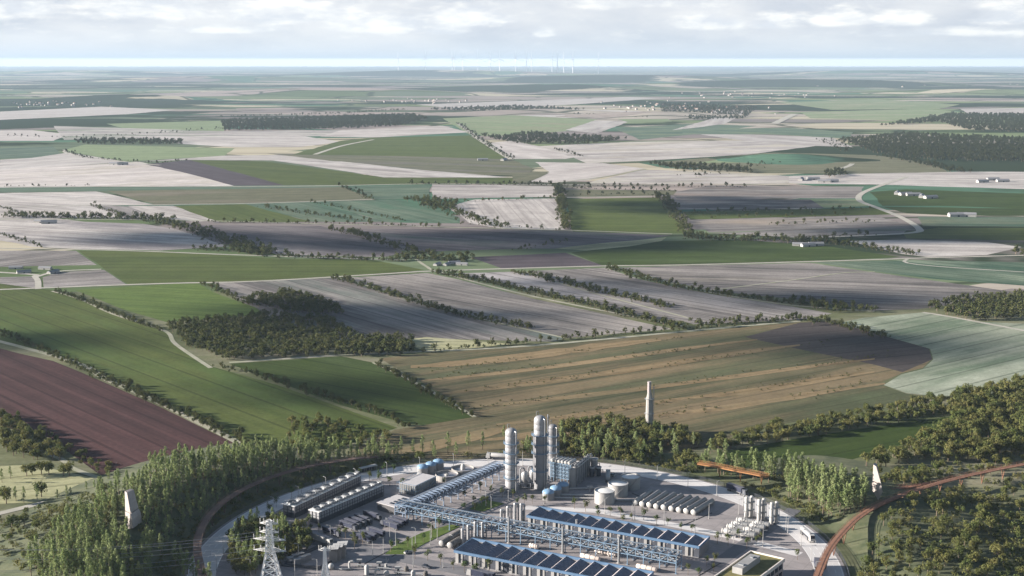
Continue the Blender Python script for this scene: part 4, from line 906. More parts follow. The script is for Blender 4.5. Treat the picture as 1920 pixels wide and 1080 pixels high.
# ---- cooling units with fans on top
def cooling(p0, p1, wd, h, nf, label, m_side):
    p, a, ln = fr(p0, p1); t = thing('cooling_unit', label, 'cooling unit', (p.x, p.y, 0), 'long cooling units with roof fans', a, False)
    MB().box(.3, .3, .0, ln-.3, wd-.3, 2.6).build('plinth', dark_st, t)
    MB().box(.25, .25, 2.6, ln-.25, wd-.25, h-.35).build('casing', m_side, t)
    MB().box(0, 0, h-.35, ln, wd, h).build('roof', roof_w, t)
    b = MB(); n = int(ln/1.9)
    for i in range(n+1):
        x = i*ln/n
        for y in (.1, wd-.1): b.beam((x, y, 0), (x, y, h-.4), .2)
    for z in (2.6, h*.62, h-.5):
        for y in (.1, wd-.1): b.beam((0, y, z), (ln, y, z), .2)
        for x in (.1, ln-.1): b.beam((x, 0, z), (x, wd, z), .2)
    for x in (.1, ln-.1):
        for y in (wd*.33, wd*.66): b.beam((x, y, 0), (x, y, h-.4), .2)
    b.build('frame', dark_st, t)
    for i in range(nf):
        x = (i+.5)*ln/nf; r = min(wd*.40, ln/nf*.42)
        f = MB(); n_ = 20; prof = [(r, 0), (r*.92, .5), (r, 1.15), (r*.9, 1.15), (r*.84, .4)]; vs = []; fs = []
        for rr, hh in prof:
            for k in range(n_): vs.append((x+rr*math.cos(2*math.pi*k/n_), wd/2+rr*math.sin(2*math.pi*k/n_), h+hh))
        for j in range(len(prof)-1):
            for k in range(n_): fs.append((j*n_+k, j*n_+(k+1) % n_, (j+1)*n_+(k+1) % n_, (j+1)*n_+k))
        f.add(vs, fs); sh = f.build('fan_shroud', galv, t, True)
        bl = MB()
        for k in range(6):
            q = k*math.pi/3+i*.3; u = Vector((math.cos(q), math.sin(q), 0)); v = Vector((-u.y, u.x, 0)); c = Vector((x, wd/2, h+.75))
            bl.add([c+u*.25-v*.15-Vector((0, 0, .08)), c+u*r*.82-v*.28-Vector((0, 0, .12)), c+u*r*.82+v*.28+Vector((0, 0, .12)), c+u*.25+v*.15+Vector((0, 0, .08))], [(0, 1, 2, 3)])
        bl.cyl((x, wd/2, h+.3), (x, wd/2, h+1.0), .35); bl.build('fan', grey_st, sh)
        g = MB(); g.box(x+ln/nf*.38, wd*.22, h+.02, x+ln/nf*.56, wd*.4, h+1.3); g.add([(x+ln/nf*.36, wd*.14, h+1.65), (x+ln/nf*.58, wd*.14, h+1.65), (x+ln/nf*.58, wd*.44, h+1.95), (x+ln/nf*.36, wd*.44, h+1.95), (x+ln/nf*.36, wd*.14, h+1.55), (x+ln/nf*.58, wd*.14, h+1.55), (x+ln/nf*.58, wd*.44, h+1.85), (x+ln/nf*.36, wd*.44, h+1.85)],
              [(0, 1, 2, 3), (4, 7, 6, 5), (0, 4, 5, 1), (1, 5, 6, 2), (2, 6, 7, 3), (3, 7, 4, 0)]); g.build('motor_box', white_p, t)
    b = MB(); b.beam((0, .1, h+1.0), (ln, .1, h+1.0), .1); b.beam((0, wd-.1, h+1.0), (ln, wd-.1, h+1.0), .1)
    for i in range(n+1):
        for y in (.1, wd-.1): b.beam((i*ln/n, y, h), (i*ln/n, y, h+1.0), .08)
    b.build('railing', dark_st, t)
    return t
cooling((553, 973), (677, 913), 7.0, 6.4, 8, 'long cooling unit with a row of roof fans, the one nearer the ring road', mat('cooler_side', (.22, .21, .215), .6, 0, .2, 1.2))
cooling((599, 984), (720, 931), 7.0, 6.4, 9, 'long cooling unit with a row of roof fans, the one nearer the parked trucks', mat('cooler_side_grey', (.26, .26, .27), .6, .1, .25, 1.2))
# ---- white ribbed box
p, a, ln = fr((779, 930), (818, 911)); t = thing('white_ribbed_building', 'white ribbed box building with a flat roof beside the domed tanks', 'building', (p.x, p.y, 0), None, a, False)
q = Vector(G(747, 925)); wd = (q-p).dot(Vector((-math.sin(a), math.cos(a), 0))); h = 5.4
MB().box(.3, .3, 0, ln-.3, wd-.3, h-.3).build('wall', dirty_w, t)
MB().box(-.1, -.1, h-.3, ln+.1, wd+.1, h).build('roof', mat('pale_roof_membrane', (.46, .44, .44), .7), t)
b = MB()
for i in range(14): y = wd*(i+.5)/14; b.box(-.3, y-.22, .6, .3, y+.1, h-.35)
for i in range(22): x = ln*(i+.5)/22; b.box(x-.12, -.25, .6, x+.12, .3, h-.35)
b.build('fins', white_p, t)
MB().box(-.2, 0, 0, .28, wd, .6).box(0, .05, 0, ln, .28, .6).build('plinth', dark_st, t)
b = MB()
for (x0, y0, x1, y1) in ((-1, -1, ln, -1), (-1, wd+1, ln, wd+1), (-1, -1, -1, wd+1)):
    n = 8
    for z in (h*.5, h+.6): b.beam((x0, y0, z), (x1, y1, z), .14)
    for k in range(n+1): b.beam((x0+(x1-x0)*k/n, y0+(y1-y0)*k/n, 0), (x0+(x1-x0)*k/n, y0+(y1-y0)*k/n, h+.6), .12)
b.build('outer_frame', steel_blue, t)
# ---- low dark shed
p, a, ln = fr((741, 966), (778, 951)); q = Vector(G(704, 958)); wd = (q-p).dot(Vector((-math.sin(a), math.cos(a), 0))); h = 4.2
t = thing('ribbed_shed', 'low dark ribbed shed with a pale flat roof where the pipe bridges meet', 'shed', (p.x, p.y, 0), None, a, False)
MB().box(.2, .2, 0, ln-.2, wd-.2, h-.25).build('wall', mat('dark_ribbed_wall', (.09, .085, .09), .7), t)
b = MB()
for i in range(26): y = wd*(i+.5)/26; b.box(-.05, y-.12, 0, .2, y+.12, h-.3)
for i in range(26): x = ln*(i+.5)/26; b.box(x-.12, -.05, 0, x+.12, .2, h-.3)
b.build('ribs', mat('ribbed_grey', (.15, .145, .15), .7), t); MB().box(-.2, -.2, h-.25, ln+.2, wd+.2, h).build('roof', mat('pale_roof_membrane', (.46, .44, .44), .7), t)
b = MB()
for k in range(4): b.box(ln*(.15+.2*k), wd*.3, h, ln*(.15+.2*k)+1.4, wd*.3+2.2, h+.35)
b.build('rooflight', glassd, t)
# ---- bottom right building with planted roof
hR = 9.0; p, a, ln = fr((1338, 1080), (1407, 1031.5), hR); p2 = Vector(G(1407, 1031.5, hR)); p3 = Vector(G(1478, 1042, hR)); d = Vector((math.cos(a), math.sin(a), 0)); nn = Vector((math.sin(a), -math.cos(a), 0)); wd = (p3-p2).dot(nn); p = p-d*14; ln += 14
t = thing('green_roofed_building', 'building with a mossy planted roof, white parapet and a white roof box, bottom right', 'building', (p.x, p.y, 0), None, a, False)
MB().box(.5, -wd+.5, 0, ln-.5, -.5, hR-1).build('wall', mat('pinkish_stone_wall', (.36, .30, .28), .8), t)
for z in (1.2, 4.8):
    for k in range(11): MB().box(ln*(.05+.085*k), -wd+.42, z, ln*(.05+.085*k)+ln*.065, -wd+.5, z+2.2).build('window', glassd, t)
    for k in range(7): MB().box(ln-.5, -wd*(.07+.125*k)-wd*.1, z, ln-.42, -wd*(.07+.125*k), z+2.2).build('window', glassd, t)
b = MB(); b.box(0, -wd, hR-1.6, ln, -wd+.55, hR); b.box(0, -.55, hR-1.6, ln, 0, hR); b.box(ln-.55, -wd+.55, hR-1.6, ln, -.55, hR); b.box(0, -wd+.55, hR-1.6, .55, -.55, hR); b.build('parapet', mat('white_parapet', (.60, .55, .50), .7), t)
MB().box(.55, -wd+.55, hR-1.3, ln-.55, -.55, hR-.6).build('planted_roof', mat('sedum_roof', (.10, .10, .03), .95, 0, .2, .3, (.19, .16, .06)), t)
bp = Vector(G(1377, 1060, hR+2.0)); l0 = (bp-Vector((p.x, p.y, bp.z))).dot(d); bq = Vector(G(1410, 1042, hR+2.0)); l1 = (bq-Vector((p.x, p.y, bq.z))).dot(d); y0 = (bp-Vector((p.x, p.y, bp.z))).dot(nn)
MB().box(l0-2, -y0-4.6, hR-.6, l1+1.5, -y0, hR+2.2).build('plant_room', dirty_w, t)
MB().box(l0+1, -y0-3.6, hR+2.2, l0+2.4, -y0-1.2, hR+2.7).box(l1-3, -y0-3.2, hR+2.2, l1-1.4, -y0-1.8, hR+2.6).build('roof_hatch', galv, t)

# ---- chimney among the trees
x, y, _ = G(1216.5, 811); t = thing('chimney', 'tall pale concrete chimney with a stepped slim top, standing in the wood behind the yard', 'chimney', (x, y, 0))
MB().lathe((x, y, 0), [(2.4, 0), (2.3, 1), (2.0, 18), (1.95, 21), (1.3, 24.5), (1.15, 25)], 10).build('shaft', conc, t)
MB().lathe((x-.2, y, 25), [(1.1, 0), (1.05, 5.8), (1.15, 5.8), (1.15, 6.6), (.8, 6.6)], 12).build('flue', mat('pinkish_flue', (.33, .29, .29), .7), t, True)
MB().beam((x+2.1, y-1, 0), (x+2.1, y-1, 29), .3).beam((x+2.7, y-1, 0), (x+2.7, y-1, 29), .2).build('cable_duct', galv, t)
b = MB()
for k in range(22): b.beam((x+2.1, y-1, 1+k*1.3), (x+2.7, y-1, 1+k*1.3), .12)
b.build('ladder', galv, t)
for z in (12, 21): MB().lathe((x, y, z), [(2.2, 0), (2.9, 0), (2.9, .2), (2.2, .2)], 10).build('platform', galv, t)
# ---- pale angular monoliths
stone = mat('pale_stone', (.36, .32, .29), .85, 0, .1, .5, (.28, .25, .235))
def monolith(c, pts, th, z, label, split):
    """pts: outline (x, z) seen from the yard; th thickness; wedge shaped"""
    x, y = c; t = thing('stone_monolith', label, 'monument', (x, y, z))
    for part, P_ in zip(('lower_block', 'upper_block'), split):
        b = MB(); n = len(P_)
        vs = [(x+a, y-th/2*(1-b_/40)-(a+2.3)*1.1, z+b_) for a, b_ in P_]+[(x+a+th*.5, y+th/2*(1-b_/40)+(2.3-a)*.3, z+b_) for a, b_ in P_]
        b.add(vs, [tuple(range(n)), tuple(range(2*n-1, n-1, -1))]+[(i, i+n, (i+1) % n+n, (i+1) % n) for i in range(n)]); b.build(part, stone, t)
gx, gy, gz = GT(247, 985)
monolith((gx, gy), None, 3.4, gz-1, 'tall pale stone monolith rising from the trees at the left', [[(-2.3, 0), (2.6, 2.0), (2.5, 6.2), (1.5, 8.4), (-2.3, 8.2)], [(-2.2, 8.6), (1.4, 8.8), (-.5, 17.6), (-2.0, 17.9)]])
gx, gy, gz = GT(1641, 935)
monolith((gx, gy), None, 3.2, gz+.6, 'pale faceted stone monolith above the wood at the right', [[(.2, 0), (1.8, 4.9), (1.2, 8.0), (-2.3, 8.8), (-2.3, 4.6)], [(-2.2, 9.2), (1.1, 8.4), (-1.0, 16.8), (-2.1, 17.4)]])

# ---- raised walkways on splayed legs
def walkway(pts, z, wd, m_deck, label, every=14, leg=True, ramp=None):
    P_ = [Vector(q) for q in pts]; t = thing('raised_walkway', label, 'walkway', (P_[0].x, P_[0].y, 0)); n = len(P_)
    Ls, Rs = [], []
    for i in range(n):
        d = (P_[min(n-1, i+1)]-P_[max(0, i-1)]); d.z = 0; d.normalize(); s_ = Vector((-d.y, d.x, 0))
        Ls.append(P_[i]+s_*wd/2); Rs.append(P_[i]-s_*wd/2)
    b = MB(); vs = []
    for l, r in zip(Ls, Rs): vs += [l, r, l-Vector((0, 0, .5)), r-Vector((0, 0, .5))]
    fs = []
    for i in range(n-1):
        o = 4*i; fs += [(o, o+1, o+5, o+4), (o+2, o+6, o+7, o+3), (o, o+4, o+6, o+2), (o+1, o+3, o+7, o+5)]
    fs += [(0, 2, 3, 1), (4*n-4, 4*n-3, 4*n-1, 4*n-2)]
    b.add(vs, fs).build('deck', m_deck, t)
    for side in (Ls, Rs):
        b = MB(); up = Vector((0, 0, 1.1))
        for i in range(n-1):
            b.beam(tuple(side[i]+up), tuple(side[i+1]+up), .1); b.beam(tuple(side[i]+up*.5), tuple(side[i+1]+up*.5), .1); b.beam(tuple(side[i]), tuple(side[i]+up), .12)
        b.build('railing', m_deck, t)
    acc_ = 0; last = P_[0]
    for i in range(1, n-1):
        acc_ += (P_[i]-last).length; last = P_[i]
        gz = max(0, hill(P_[i].x, P_[i].y))
        if acc_ > every and P_[i].z-gz > 1.5:
            acc_ = 0; c = P_[i]; l = Ls[i]*.7+c*.3; r = Rs[i]*.7+c*.3
            b = MB(); b.beam((l.x, l.y, l.z-.5), (c.x, c.y, gz), .32); b.beam((r.x, r.y, r.z-.5), (c.x, c.y, gz), .32); b.build('support', m_deck, t)
    return t
wz = 7.0
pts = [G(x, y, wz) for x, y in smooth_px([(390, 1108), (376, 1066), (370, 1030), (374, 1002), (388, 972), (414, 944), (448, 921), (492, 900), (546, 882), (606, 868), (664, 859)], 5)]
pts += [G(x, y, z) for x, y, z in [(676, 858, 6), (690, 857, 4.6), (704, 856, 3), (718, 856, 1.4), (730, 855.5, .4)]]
walkway(pts, wz, 3.4, mat('shaded_brown_deck', (.155, .10, .08), .85, 0, .18, .3, (.115, .075, .06)), 'russet raised walkway curving through the wood on the left of the works')  # greyer than the right-hand deck: the left side's shade is put into the colour
pts = [G(x, y, 6.5) for x, y in smooth_px([(1528, 1095), (1540, 1062), (1556, 1028), (1578, 1000), (1606, 972), (1640, 950), (1684, 930), (1726, 915), (1790, 897), (1856, 882), (1930, 868), (2080, 842)], 5)]
walkway(pts, 6.5, 3.1, rust, 'russet raised walkway crossing the scrub on the right of the works')
pts = [G(x, y, 4.0) for x, y in smooth_px([(1668, 918), (1690, 914), (1712, 910), (1740, 905)], 3)]; walkway(pts, 4, 3, rust, 'short russet walkway branch joining the right-hand walkway', 8)
pts = [G(x, y, 6.0) for x, y in smooth_px([(1309, 868), (1340, 873), (1380, 881), (1412, 887), (1440, 893)], 4)]; walkway(pts, 6, 3.4, orange_d, 'orange raised walkway stretch showing between the trees behind the yard', 10)
# canopy by the ring road
p, a, ln = fr((677, 889), (708, 882)); t = thing('bus_shelter', 'long low canopy shelter beside the back of the ring road', 'shelter', (p.x, p.y, 0), None, a, False)
MB().box(0, 0, 2.8, ln, 2.6, 3.1).build('roof', white_p, t); MB().box(.2, 2.4, .4, ln-.2, 2.5, 2.8).build('back_panel', glassd, t)
for x in (.3, ln*.33, ln*.66, ln-.3): MB().beam((x, .3, 0), (x, .3, 2.8), .16).beam((x, 2.3, 0), (x, 2.3, 2.8), .16).build('post', galv, t)

# ---- pylons
py_w = mat('pylon_white', (.78, .77, .75), .5, 0, .06, .5)
def lattice_leg(b, c, w0, w1, z0, z1, n, s=.16):
    cs = []
    for k in range(n+1):
        f = k/n; w_ = w0+(w1-w0)*f; z = z0+(z1-z0)*f
        cs.append([Vector((c[0]+sx*w_/2, c[1]+sy*w_/2, z)) for sx, sy in ((-1, -1), (1, -1), (1, 1), (-1, 1))])
    for k in range(n):
        for i in range(4):
            j = (i+1) % 4; b.beam(cs[k][i], cs[k+1][i], s*1.5); b.beam(cs[k][i], cs[k+1][j], s); b.beam(cs[k][j], cs[k+1][i], s); b.beam(cs[k+1][i], cs[k+1][j], s)
def pylon(c, z0, h, w0, arms, label, armsets):
    x, y = c; t = thing('electricity_pylon', label, 'pylon', (x, y, z0))
    b = MB(); lattice_leg(b, c, w0, w0*.38, z0, z0+h*.5, 4, .3); lattice_leg(b, c, w0*.38, w0*.22, z0+h*.5, z0+h, 6, .24); b.build('lattice_body', py_w, t)
    ends_ = []
    for f, l in armsets:
        z = z0+h*f; b = MB(); w_ = w0*.16
        for sx in (-1, 1):
            tip = Vector((x+sx*l, y-sx*l*.15, z+.2))
            for sy in (-1, 1):
                b.beam((x, y+sy*w_, z), tip, .18); b.beam((x, y+sy*w_, z+1.6), tip, .16)
                for q in (.3, .6): b.beam((x+sx*l*q, y+sy*w_*(1-q), z), (x+sx*l*q, y+sy*w_*(1-q), z+1.6*(1-q)), .12)
            ends_.append(tip)
        b.build('cross_arm', py_w, t)
        for sx in (-1, 1):
            for q in (.55, .95):
                e = Vector((x+sx*l*q, y-sx*l*.15*q, z)); MB().lathe((e.x, e.y, z-.2), [(.14, 0), (.24, .4), (.14, .8), (.24, 1.2), (.14, 1.6), (.24, 2.0), (.1, 2.6)], 8).build('insulator', white_p, t)
    return t, ends_
gx, gy, _ = G(508, 1092)
t1, e1 = pylon((gx, gy), 0, 27.5, 8.5, 3, 'big white lattice pylon at the bottom left with stacked cross arms', [(.52, 7.2), (.70, 7.2), (.82, 4.2), (.96, 4.0)])
cab = mat('power_cable', (.22, .23, .25), .5)
for k, e in enumerate(e1[:6]):
    far = Vector((e.x-150, e.y-34+k, e.z+6)); b = MB(); pr = None; n = 24
    for i in range(n+1):
        f = i/n; q = e+(far-e)*f; q = Vector((q.x, q.y, q.z-5*4*f*(1-f)))
        if pr: b.beam(pr, q, .09)
        pr = q
    o = b.build('power_line', cab); tag(o, 'overhead cable leading left from the big pylon, %s of six' % ordn[k], 'power line', 'cables of the big pylon')
gx, gy, _ = G(610, 1084); pylon((gx, gy), 0, 13.5, 3.4, 2, 'small white lattice pylon in front of the transformers', [(.93, 2.6)])
# ---- transformer bays
for i, (px, py) in enumerate([(626, 1053), (634, 1049), (642, 1045)]):
    x, y, _ = G(px, py); t = thing('transformer_bay', 'tall transformer bay behind the small pylon, %s of three' % ['nearest', 'middle', 'farthest'][i], 'transformer', (x, y, 0), 'transformer bays')
    MB().box(x-1.6, y-2, .3, x+1.6, y+2, 6.0).build('tank', mat('transformer_grey', (.22, .20, .19), .6), t)
    MB().add([(x-2.4, y-2.6, 6.6), (x+2.4, y-2.6, 6.9), (x+2.4, y+2.6, 6.9), (x-2.4, y+2.6, 6.6), (x-2.4, y-2.6, 6.4), (x+2.4, y-2.6, 6.7), (x+2.4, y+2.6, 6.7), (x-2.4, y+2.6, 6.4)], [(0, 1, 2, 3), (4, 7, 6, 5), (0, 4, 5, 1), (1, 5, 6, 2), (2, 6, 7, 3), (3, 7, 4, 0)]).build('canopy', white_p, t)
    b = MB()
    for k in range(7): b.box(x-1.9, y-1.8+k*.6, .8, x-1.6, y-1.5+k*.6, 5.4)
    b.build('cooling_fins', grey_st, t); MB().box(x-2, y-2.3, 0, x+2, y+2.3, .3).build('plinth', conc, t)
    for k in (-1, 0, 1): MB().lathe((x+k, y-1, 6.0), [(.2, 0), (.3, .3), (.18, .6), (.28, .9)], 8).build('insulator', dirty_w, t)
# low dark wall and boxes in the switchyard
poly = [(528, 1062), (605, 1024), (650, 1040), (600, 1068)]
t = thing('switchyard_wall', 'low dark wall round the switchyard boxes', 'wall', G(*poly[0])); b = MB(); PP = [G(*q) for q in poly]
for i in range(4): b.beam((PP[i][0], PP[i][1], .8), (PP[(i+1) % 4][0], PP[(i+1) % 4][1], .8), .4, 1.6)
b.build('wall', dark_st, t)
for k, (zx, zy) in enumerate([(1305, 668), (1385, 690), (1245, 690), (1325, 715), (1180, 722), (1262, 742)]):
    x, y, _ = G(360+zx/6.4, 940+zy/6.4+2.5); t = thing('switchgear_cabinet', 'grey switchgear box, %s of six near the big pylon' % ['back left', 'back right', 'middle left', 'middle right', 'front left', 'front right'][k], 'cabinet', (x, y, 0), 'switchgear boxes', .5, False)
    MB().box(-1.4, -1.1, .2, 1.4, 1.1, 2.6).build('body', mat('cabinet_grey', (.17, .17, .19), .6), t); MB().box(-1.5, -1.2, 2.6, 1.5, 1.2, 2.75).build('lid', tank_g, t); MB().box(-1.6, -1.3, 0, 1.6, 1.3, .2).build('plinth', conc, t)
    MB().box(-1.2, -1.14, .4, -.1, -1.1, 2.4).box(.1, -1.14, .4, 1.2, -1.1, 2.4).build('door', grey_st, t)
# ---- pumps and small upright vessels in the foreground
fg = [(621, 1068, 'ball'), (655, 1068, 'hook'), (673, 1063, 'valve'), (688, 1078, 'tank'), (710, 1068, 'valve'), (724, 1064, 'mast'), (725, 1082, 'ball'), (745, 1077, 'valve'), (762, 1071, 'drum'), (798, 1080, 'drum'), (704, 1084, 'hook'), (775, 1088, 'tank')]
wordk = {'ball': 'round white pressure vessel', 'hook': 'white standpipe with a hooked top', 'valve': 'white valve head on a dark stand', 'tank': 'upright white vessel', 'mast': 'thin white mast on a round base', 'drum': 'squat brown-grey drum'}
where = ['just right of the small pylon', 'right of the small pylon', 'on the left of the foreground pipe field', 'standing near the bottom edge, left of centre', 'in the middle of the foreground pipe field', 'at the back of the foreground pipe field', 'low at the bottom edge', 'right of the thin mast', 'near the dark car, left of it', 'just below the dark car', 'close to the bottom edge by the upright vessel', 'at the bottom edge below the car']
for (px, py, k), wh in zip(fg, where):
    x, y, _ = G(px, py); t = thing({'ball': 'pressure_vessel', 'hook': 'standpipe', 'valve': 'valve_station', 'tank': 'upright_vessel', 'mast': 'signal_mast', 'drum': 'pump_drum'}[k], wordk[k]+' '+wh, 'pump' if k == 'drum' else ('valve' if k == 'valve' else 'vessel' if k in ('ball', 'tank') else 'pipe'), (x, y, 0))
    MB().box(x-1.2, y-1, 0, x+1.2, y+1, .3).build('plinth', conc, t)
    if k == 'ball': MB().lathe((x, y, .3), [(.4, 0), (1.0, .4), (1.35, 1.3), (1.0, 2.3), (.3, 2.7)], 16).build('shell', white_p, t, True); MB().tube([(x+1, y, 1), (x+5, y-1.5, .8), (x+9, y-1, .8)], .3).build('pipe', galv, t)
    elif k == 'hook': MB().tube([(x, y, .3), (x, y, 3.2), (x+.5, y, 3.8), (x+1.6, y, 3.9), (x+2.2, y, 3.4)], .5).build('pipe', white_p, t, True); MB().cyl((x, y, .3), (x, y, .9), .8).build('flange', grey_st, t)
    elif k == 'valve':
        MB().beam((x, y, .3), (x+.4, y, 2.8), .5).beam((x+1, y, .3), (x+.6, y, 2.8), .3).build('stand', dark_st, t); MB().box(x-.9, y-.6, 2.8, x+1.4, y+.6, 3.6).build('head', white_p, t); MB().tube([(x-1.5, y, 1.2), (x+6, y-2, 1.2)], .28).build('pipe', galv, t)
    elif k == 'tank': MB().lathe((x, y, .3), [(1.0, 0), (1.0, 3.6), (.7, 4.1), (.2, 4.4)], 16).build('shell', white_p, t, True); MB().tube([(x+1, y, .8), (x+4, y, .8), (x+4, y, 2)], .2).build('pipe', galv, t)
    elif k == 'mast': MB().cyl((x, y, .3), (x, y, 1.8), .6).build('base', white_p, t); MB().beam((x, y, 1.8), (x+.1, y, 4.6), .16).beam((x+.3, y, 2.4), (x+1.3, y, 4.2), .14).build('rod', white_p, t)
    else: MB().lathe((x, y, .3), [(1.0, 0), (1.05, .3), (1.0, 1.6), (.5, 2.0)], 14).build('shell', mat('brown_grey_metal', (.14, .13, .12), .45, .3), t, True); MB().beam((x+.2, y, 2), (x+.2, y, 4), .14).build('rod', galv, t); MB().tube([(x-1, y, .7), (x-5, y+1.4, .7)], .25).build('pipe', galv, t)

# ---- lorries and cars
def wheels(t, xs, wy, r=.5):
    for x in xs:
        for y in (-wy, wy):
            o = MB().cyl((x, y-.18, r), (x, y+.18, r), r, r, 12).build('wheel', tyre, t); MB().cyl((x, y-.2, r), (x, y+.2, r), r*.5, r*.5, 8).build('hub', galv, o)
def lorry(name, label, box_m, kind='box', cab_m=dark_st):
    t = thing(name, label, 'lorry', (0, 0, 0))
    MB().box(-6.5, -1.0, .9, 6.2, 1.0, 1.2).build('chassis', dark_st, t)
    if kind == 'box':
        MB().box(-6.6, -1.28, 1.25, 4.2, 1.28, 3.85).build('trailer_body', box_m, t); MB().box(-6.6, -1.3, 3.85, 4.2, 1.3, 3.93).build('trailer_roof', mat('lorry_roof', (.11, .11, .13), .5), t)
        b = MB()
        b.box(-6.6, -1.33, 1.2, 4.2, -1.28, 1.36); b.build('side_rails', dirty_w, t)
    else:
        MB().lathe((-6.4, 0, 2.5), [(.6, -.2), (1.1, 0), (1.22, .3), (1.22, 10.2), (1.1, 10.5), (.6, 10.7)], 18, d=(1, 0, 0)).build('tank_body', box_m, t, True)
        MB().box(-6, -.35, 3.7, 3.8, .35, 3.85).build('catwalk', galv, t)
    c = MB(); c.add([(4.6, -1.22, .8), (6.9, -1.22, .8), (6.9, 1.22, .8), (4.6, 1.22, .8), (4.6, -1.2, 3.5), (6.4, -1.15, 3.5), (6.4, 1.15, 3.5), (4.6, 1.2, 3.5), (6.85, -1.2, 2.0), (6.85, 1.2, 2.0)],
                    [(0, 3, 2, 1), (4, 5, 6, 7), (0, 1, 8, 5, 4), (1, 2, 9, 8), (8, 9, 6, 5), (2, 3, 7, 6, 9), (3, 0, 4, 7)]); cb = c.build('cab', cab_m, t)
    MB().add([(6.90, -1.05, 2.05), (6.90, 1.05, 2.05), (6.50, 1.0, 3.35), (6.50, -1.0, 3.35)], [(0, 1, 2, 3)]).build('windscreen', glassd, cb)
    for y in (-.9, .9): MB().box(6.88, y-.2, 1.0, 6.96, y+.2, 1.25).build('headlight', white_p, t)
    wheels(t, (-5.4, -4.2, 3.0, 5.9), 1.05); return t
TA = ang_px((653, 990), (681, 999.5))
trucks = [((653, 992), 'front of the four parked by the cooling unit'), ((660.5, 987.5), 'second of the four parked by the cooling unit'), ((671, 983.5), 'third of the four parked by the cooling unit'), ((681, 979.5), 'hindmost of the four parked by the cooling unit'),
          ((698, 972.5), 'parked alone next to the low shed'), ((731, 990), 'nearest of the right-hand three'), ((740, 985), 'middle of the right-hand three'), ((748.5, 981), 'farthest of the right-hand three'),
          ((704.5, 1003), 'with a pale underside, nearest the lawn'), ((689, 1009), 'left of the one nearest the lawn'), ((679, 1014), 'half behind a small tree, foremost of its row'), ((622, 1003), 'behind two small trees on the left')]
T0 = lorry('articulated_lorry', 'dark navy lorry', truck_n); T0.scale = (.86, .7, .8)
for k, ((px, py), wh) in enumerate(trucks):
    x, y, _ = G(px, py); flip = math.pi if 5 <= k <= 10 else 0
    lb = 'dark navy box lorry '+wh
    if k == 0: T0.location = (x, y, .13); T0.rotation_euler = (0, 0, TA+flip); T0['label'] = lb; T0['group'] = 'parked dark lorries'; kids(T0)
    else: copy_tree(T0, (x, y, .13), TA+flip, lb, 'parked dark lorries')
def along(px, py):           # heading of the ring road at a point
    x, y, _ = G(px, py); return math.atan2(y-CY, x-CX)-math.pi/2
for px, py, nm, lb, mm, kd, cm, hd in [(1382, 925, 'curtain_lorry', 'blue lorry driving on the back right of the ring road', truck_n, 'box', dark_st, None), (1513.5, 1009, 'tanker_lorry', 'silver and blue tanker lorry on the bright right-hand ring road', silver, 'tank', white_p, None),
                                   (1534, 1072, 'curtain_lorry', 'dark lorry half hidden under the right-hand walkway at the bottom', truck_n, 'box', dark_st, None), (1140, 899, 'tanker_lorry', 'white tanker lorry parked behind the storage tanks', white_p, 'tank', white_p, TA+2.2),
                                   (934, 862, 'tanker_lorry', 'white lorry at the back of the yard left of the first tower', white_p, 'tank', white_p, 2.9), (604, 1019, 'flatbed_lorry', 'pale roofed lorry parked left of the transformers', dirty_w, 'box', white_p, TA), (902, 1086, 'curtain_lorry', 'lorry at the very bottom edge before the nearest hall', truck_n, 'box', tank_g, TA+math.pi+.15)]:
    x, y, _ = G(px, py); t = lorry(nm, lb, mm, kd, cm); t.location = (x, y, .16); t.rotation_euler = (0, 0, along(px, py) if hd is None else hd)
def car(label, body):
    t = thing('car', label, 'car')
    b = MB(); sec = [(-2.1, .45, .75), (-2.05, .5, .95), (-1.3, .5, 1.05), (1.0, .5, .98), (2.0, .5, .8), (2.15, .45, .65)]
    vs = []
    for x, z0, z1 in sec: vs += [(x, -.88, z0-.15), (x, .88, z0-.15), (x, .85, z1), (x, -.85, z1)]
    fs = [(0, 3, 2, 1), (20, 21, 22, 23)]
    for i in range(5): o = 4*i; fs += [(o, o+1, o+5, o+4), (o+1, o+2, o+6, o+5), (o+2, o+3, o+7, o+6), (o+3, o, o+4, o+7)]
    b.add(vs, fs).build('body', body, t)
    MB().add([(-1.7, -.8, .98), (1.0, -.8, .98), (1.0, .8, .98), (-1.7, .8, .98), (-1.2, -.65, 1.48), (.25, -.65, 1.48), (.25, .65, 1.48), (-1.2, .65, 1.48)], [(4, 5, 6, 7), (0, 1, 5, 4), (1, 2, 6, 5), (2, 3, 7, 6), (3, 0, 4, 7)]).build('cabin', glassd, t)
    wheels(t, (-1.3, 1.35), .82, .33)
    for y in (-.6, .6): MB().box(2.1, y-.15, .6, 2.18, y+.15, .72).build('headlight', white_p, t)
    return t
for px, py, lb, mm, hd in [(799, 1065, 'dark car on the pale paving near the bottom centre', dark_st, TA+.2), (766, 1038, 'small pale car beside the dark drain line', tank_g, .6), (1147, 893, 'small white car behind the storage tanks', white_p, 2.4)]:
    x, y, _ = G(px, py); t = car(lb, mm); t.location = (x, y, .14); t.rotation_euler = (0, 0, hd)

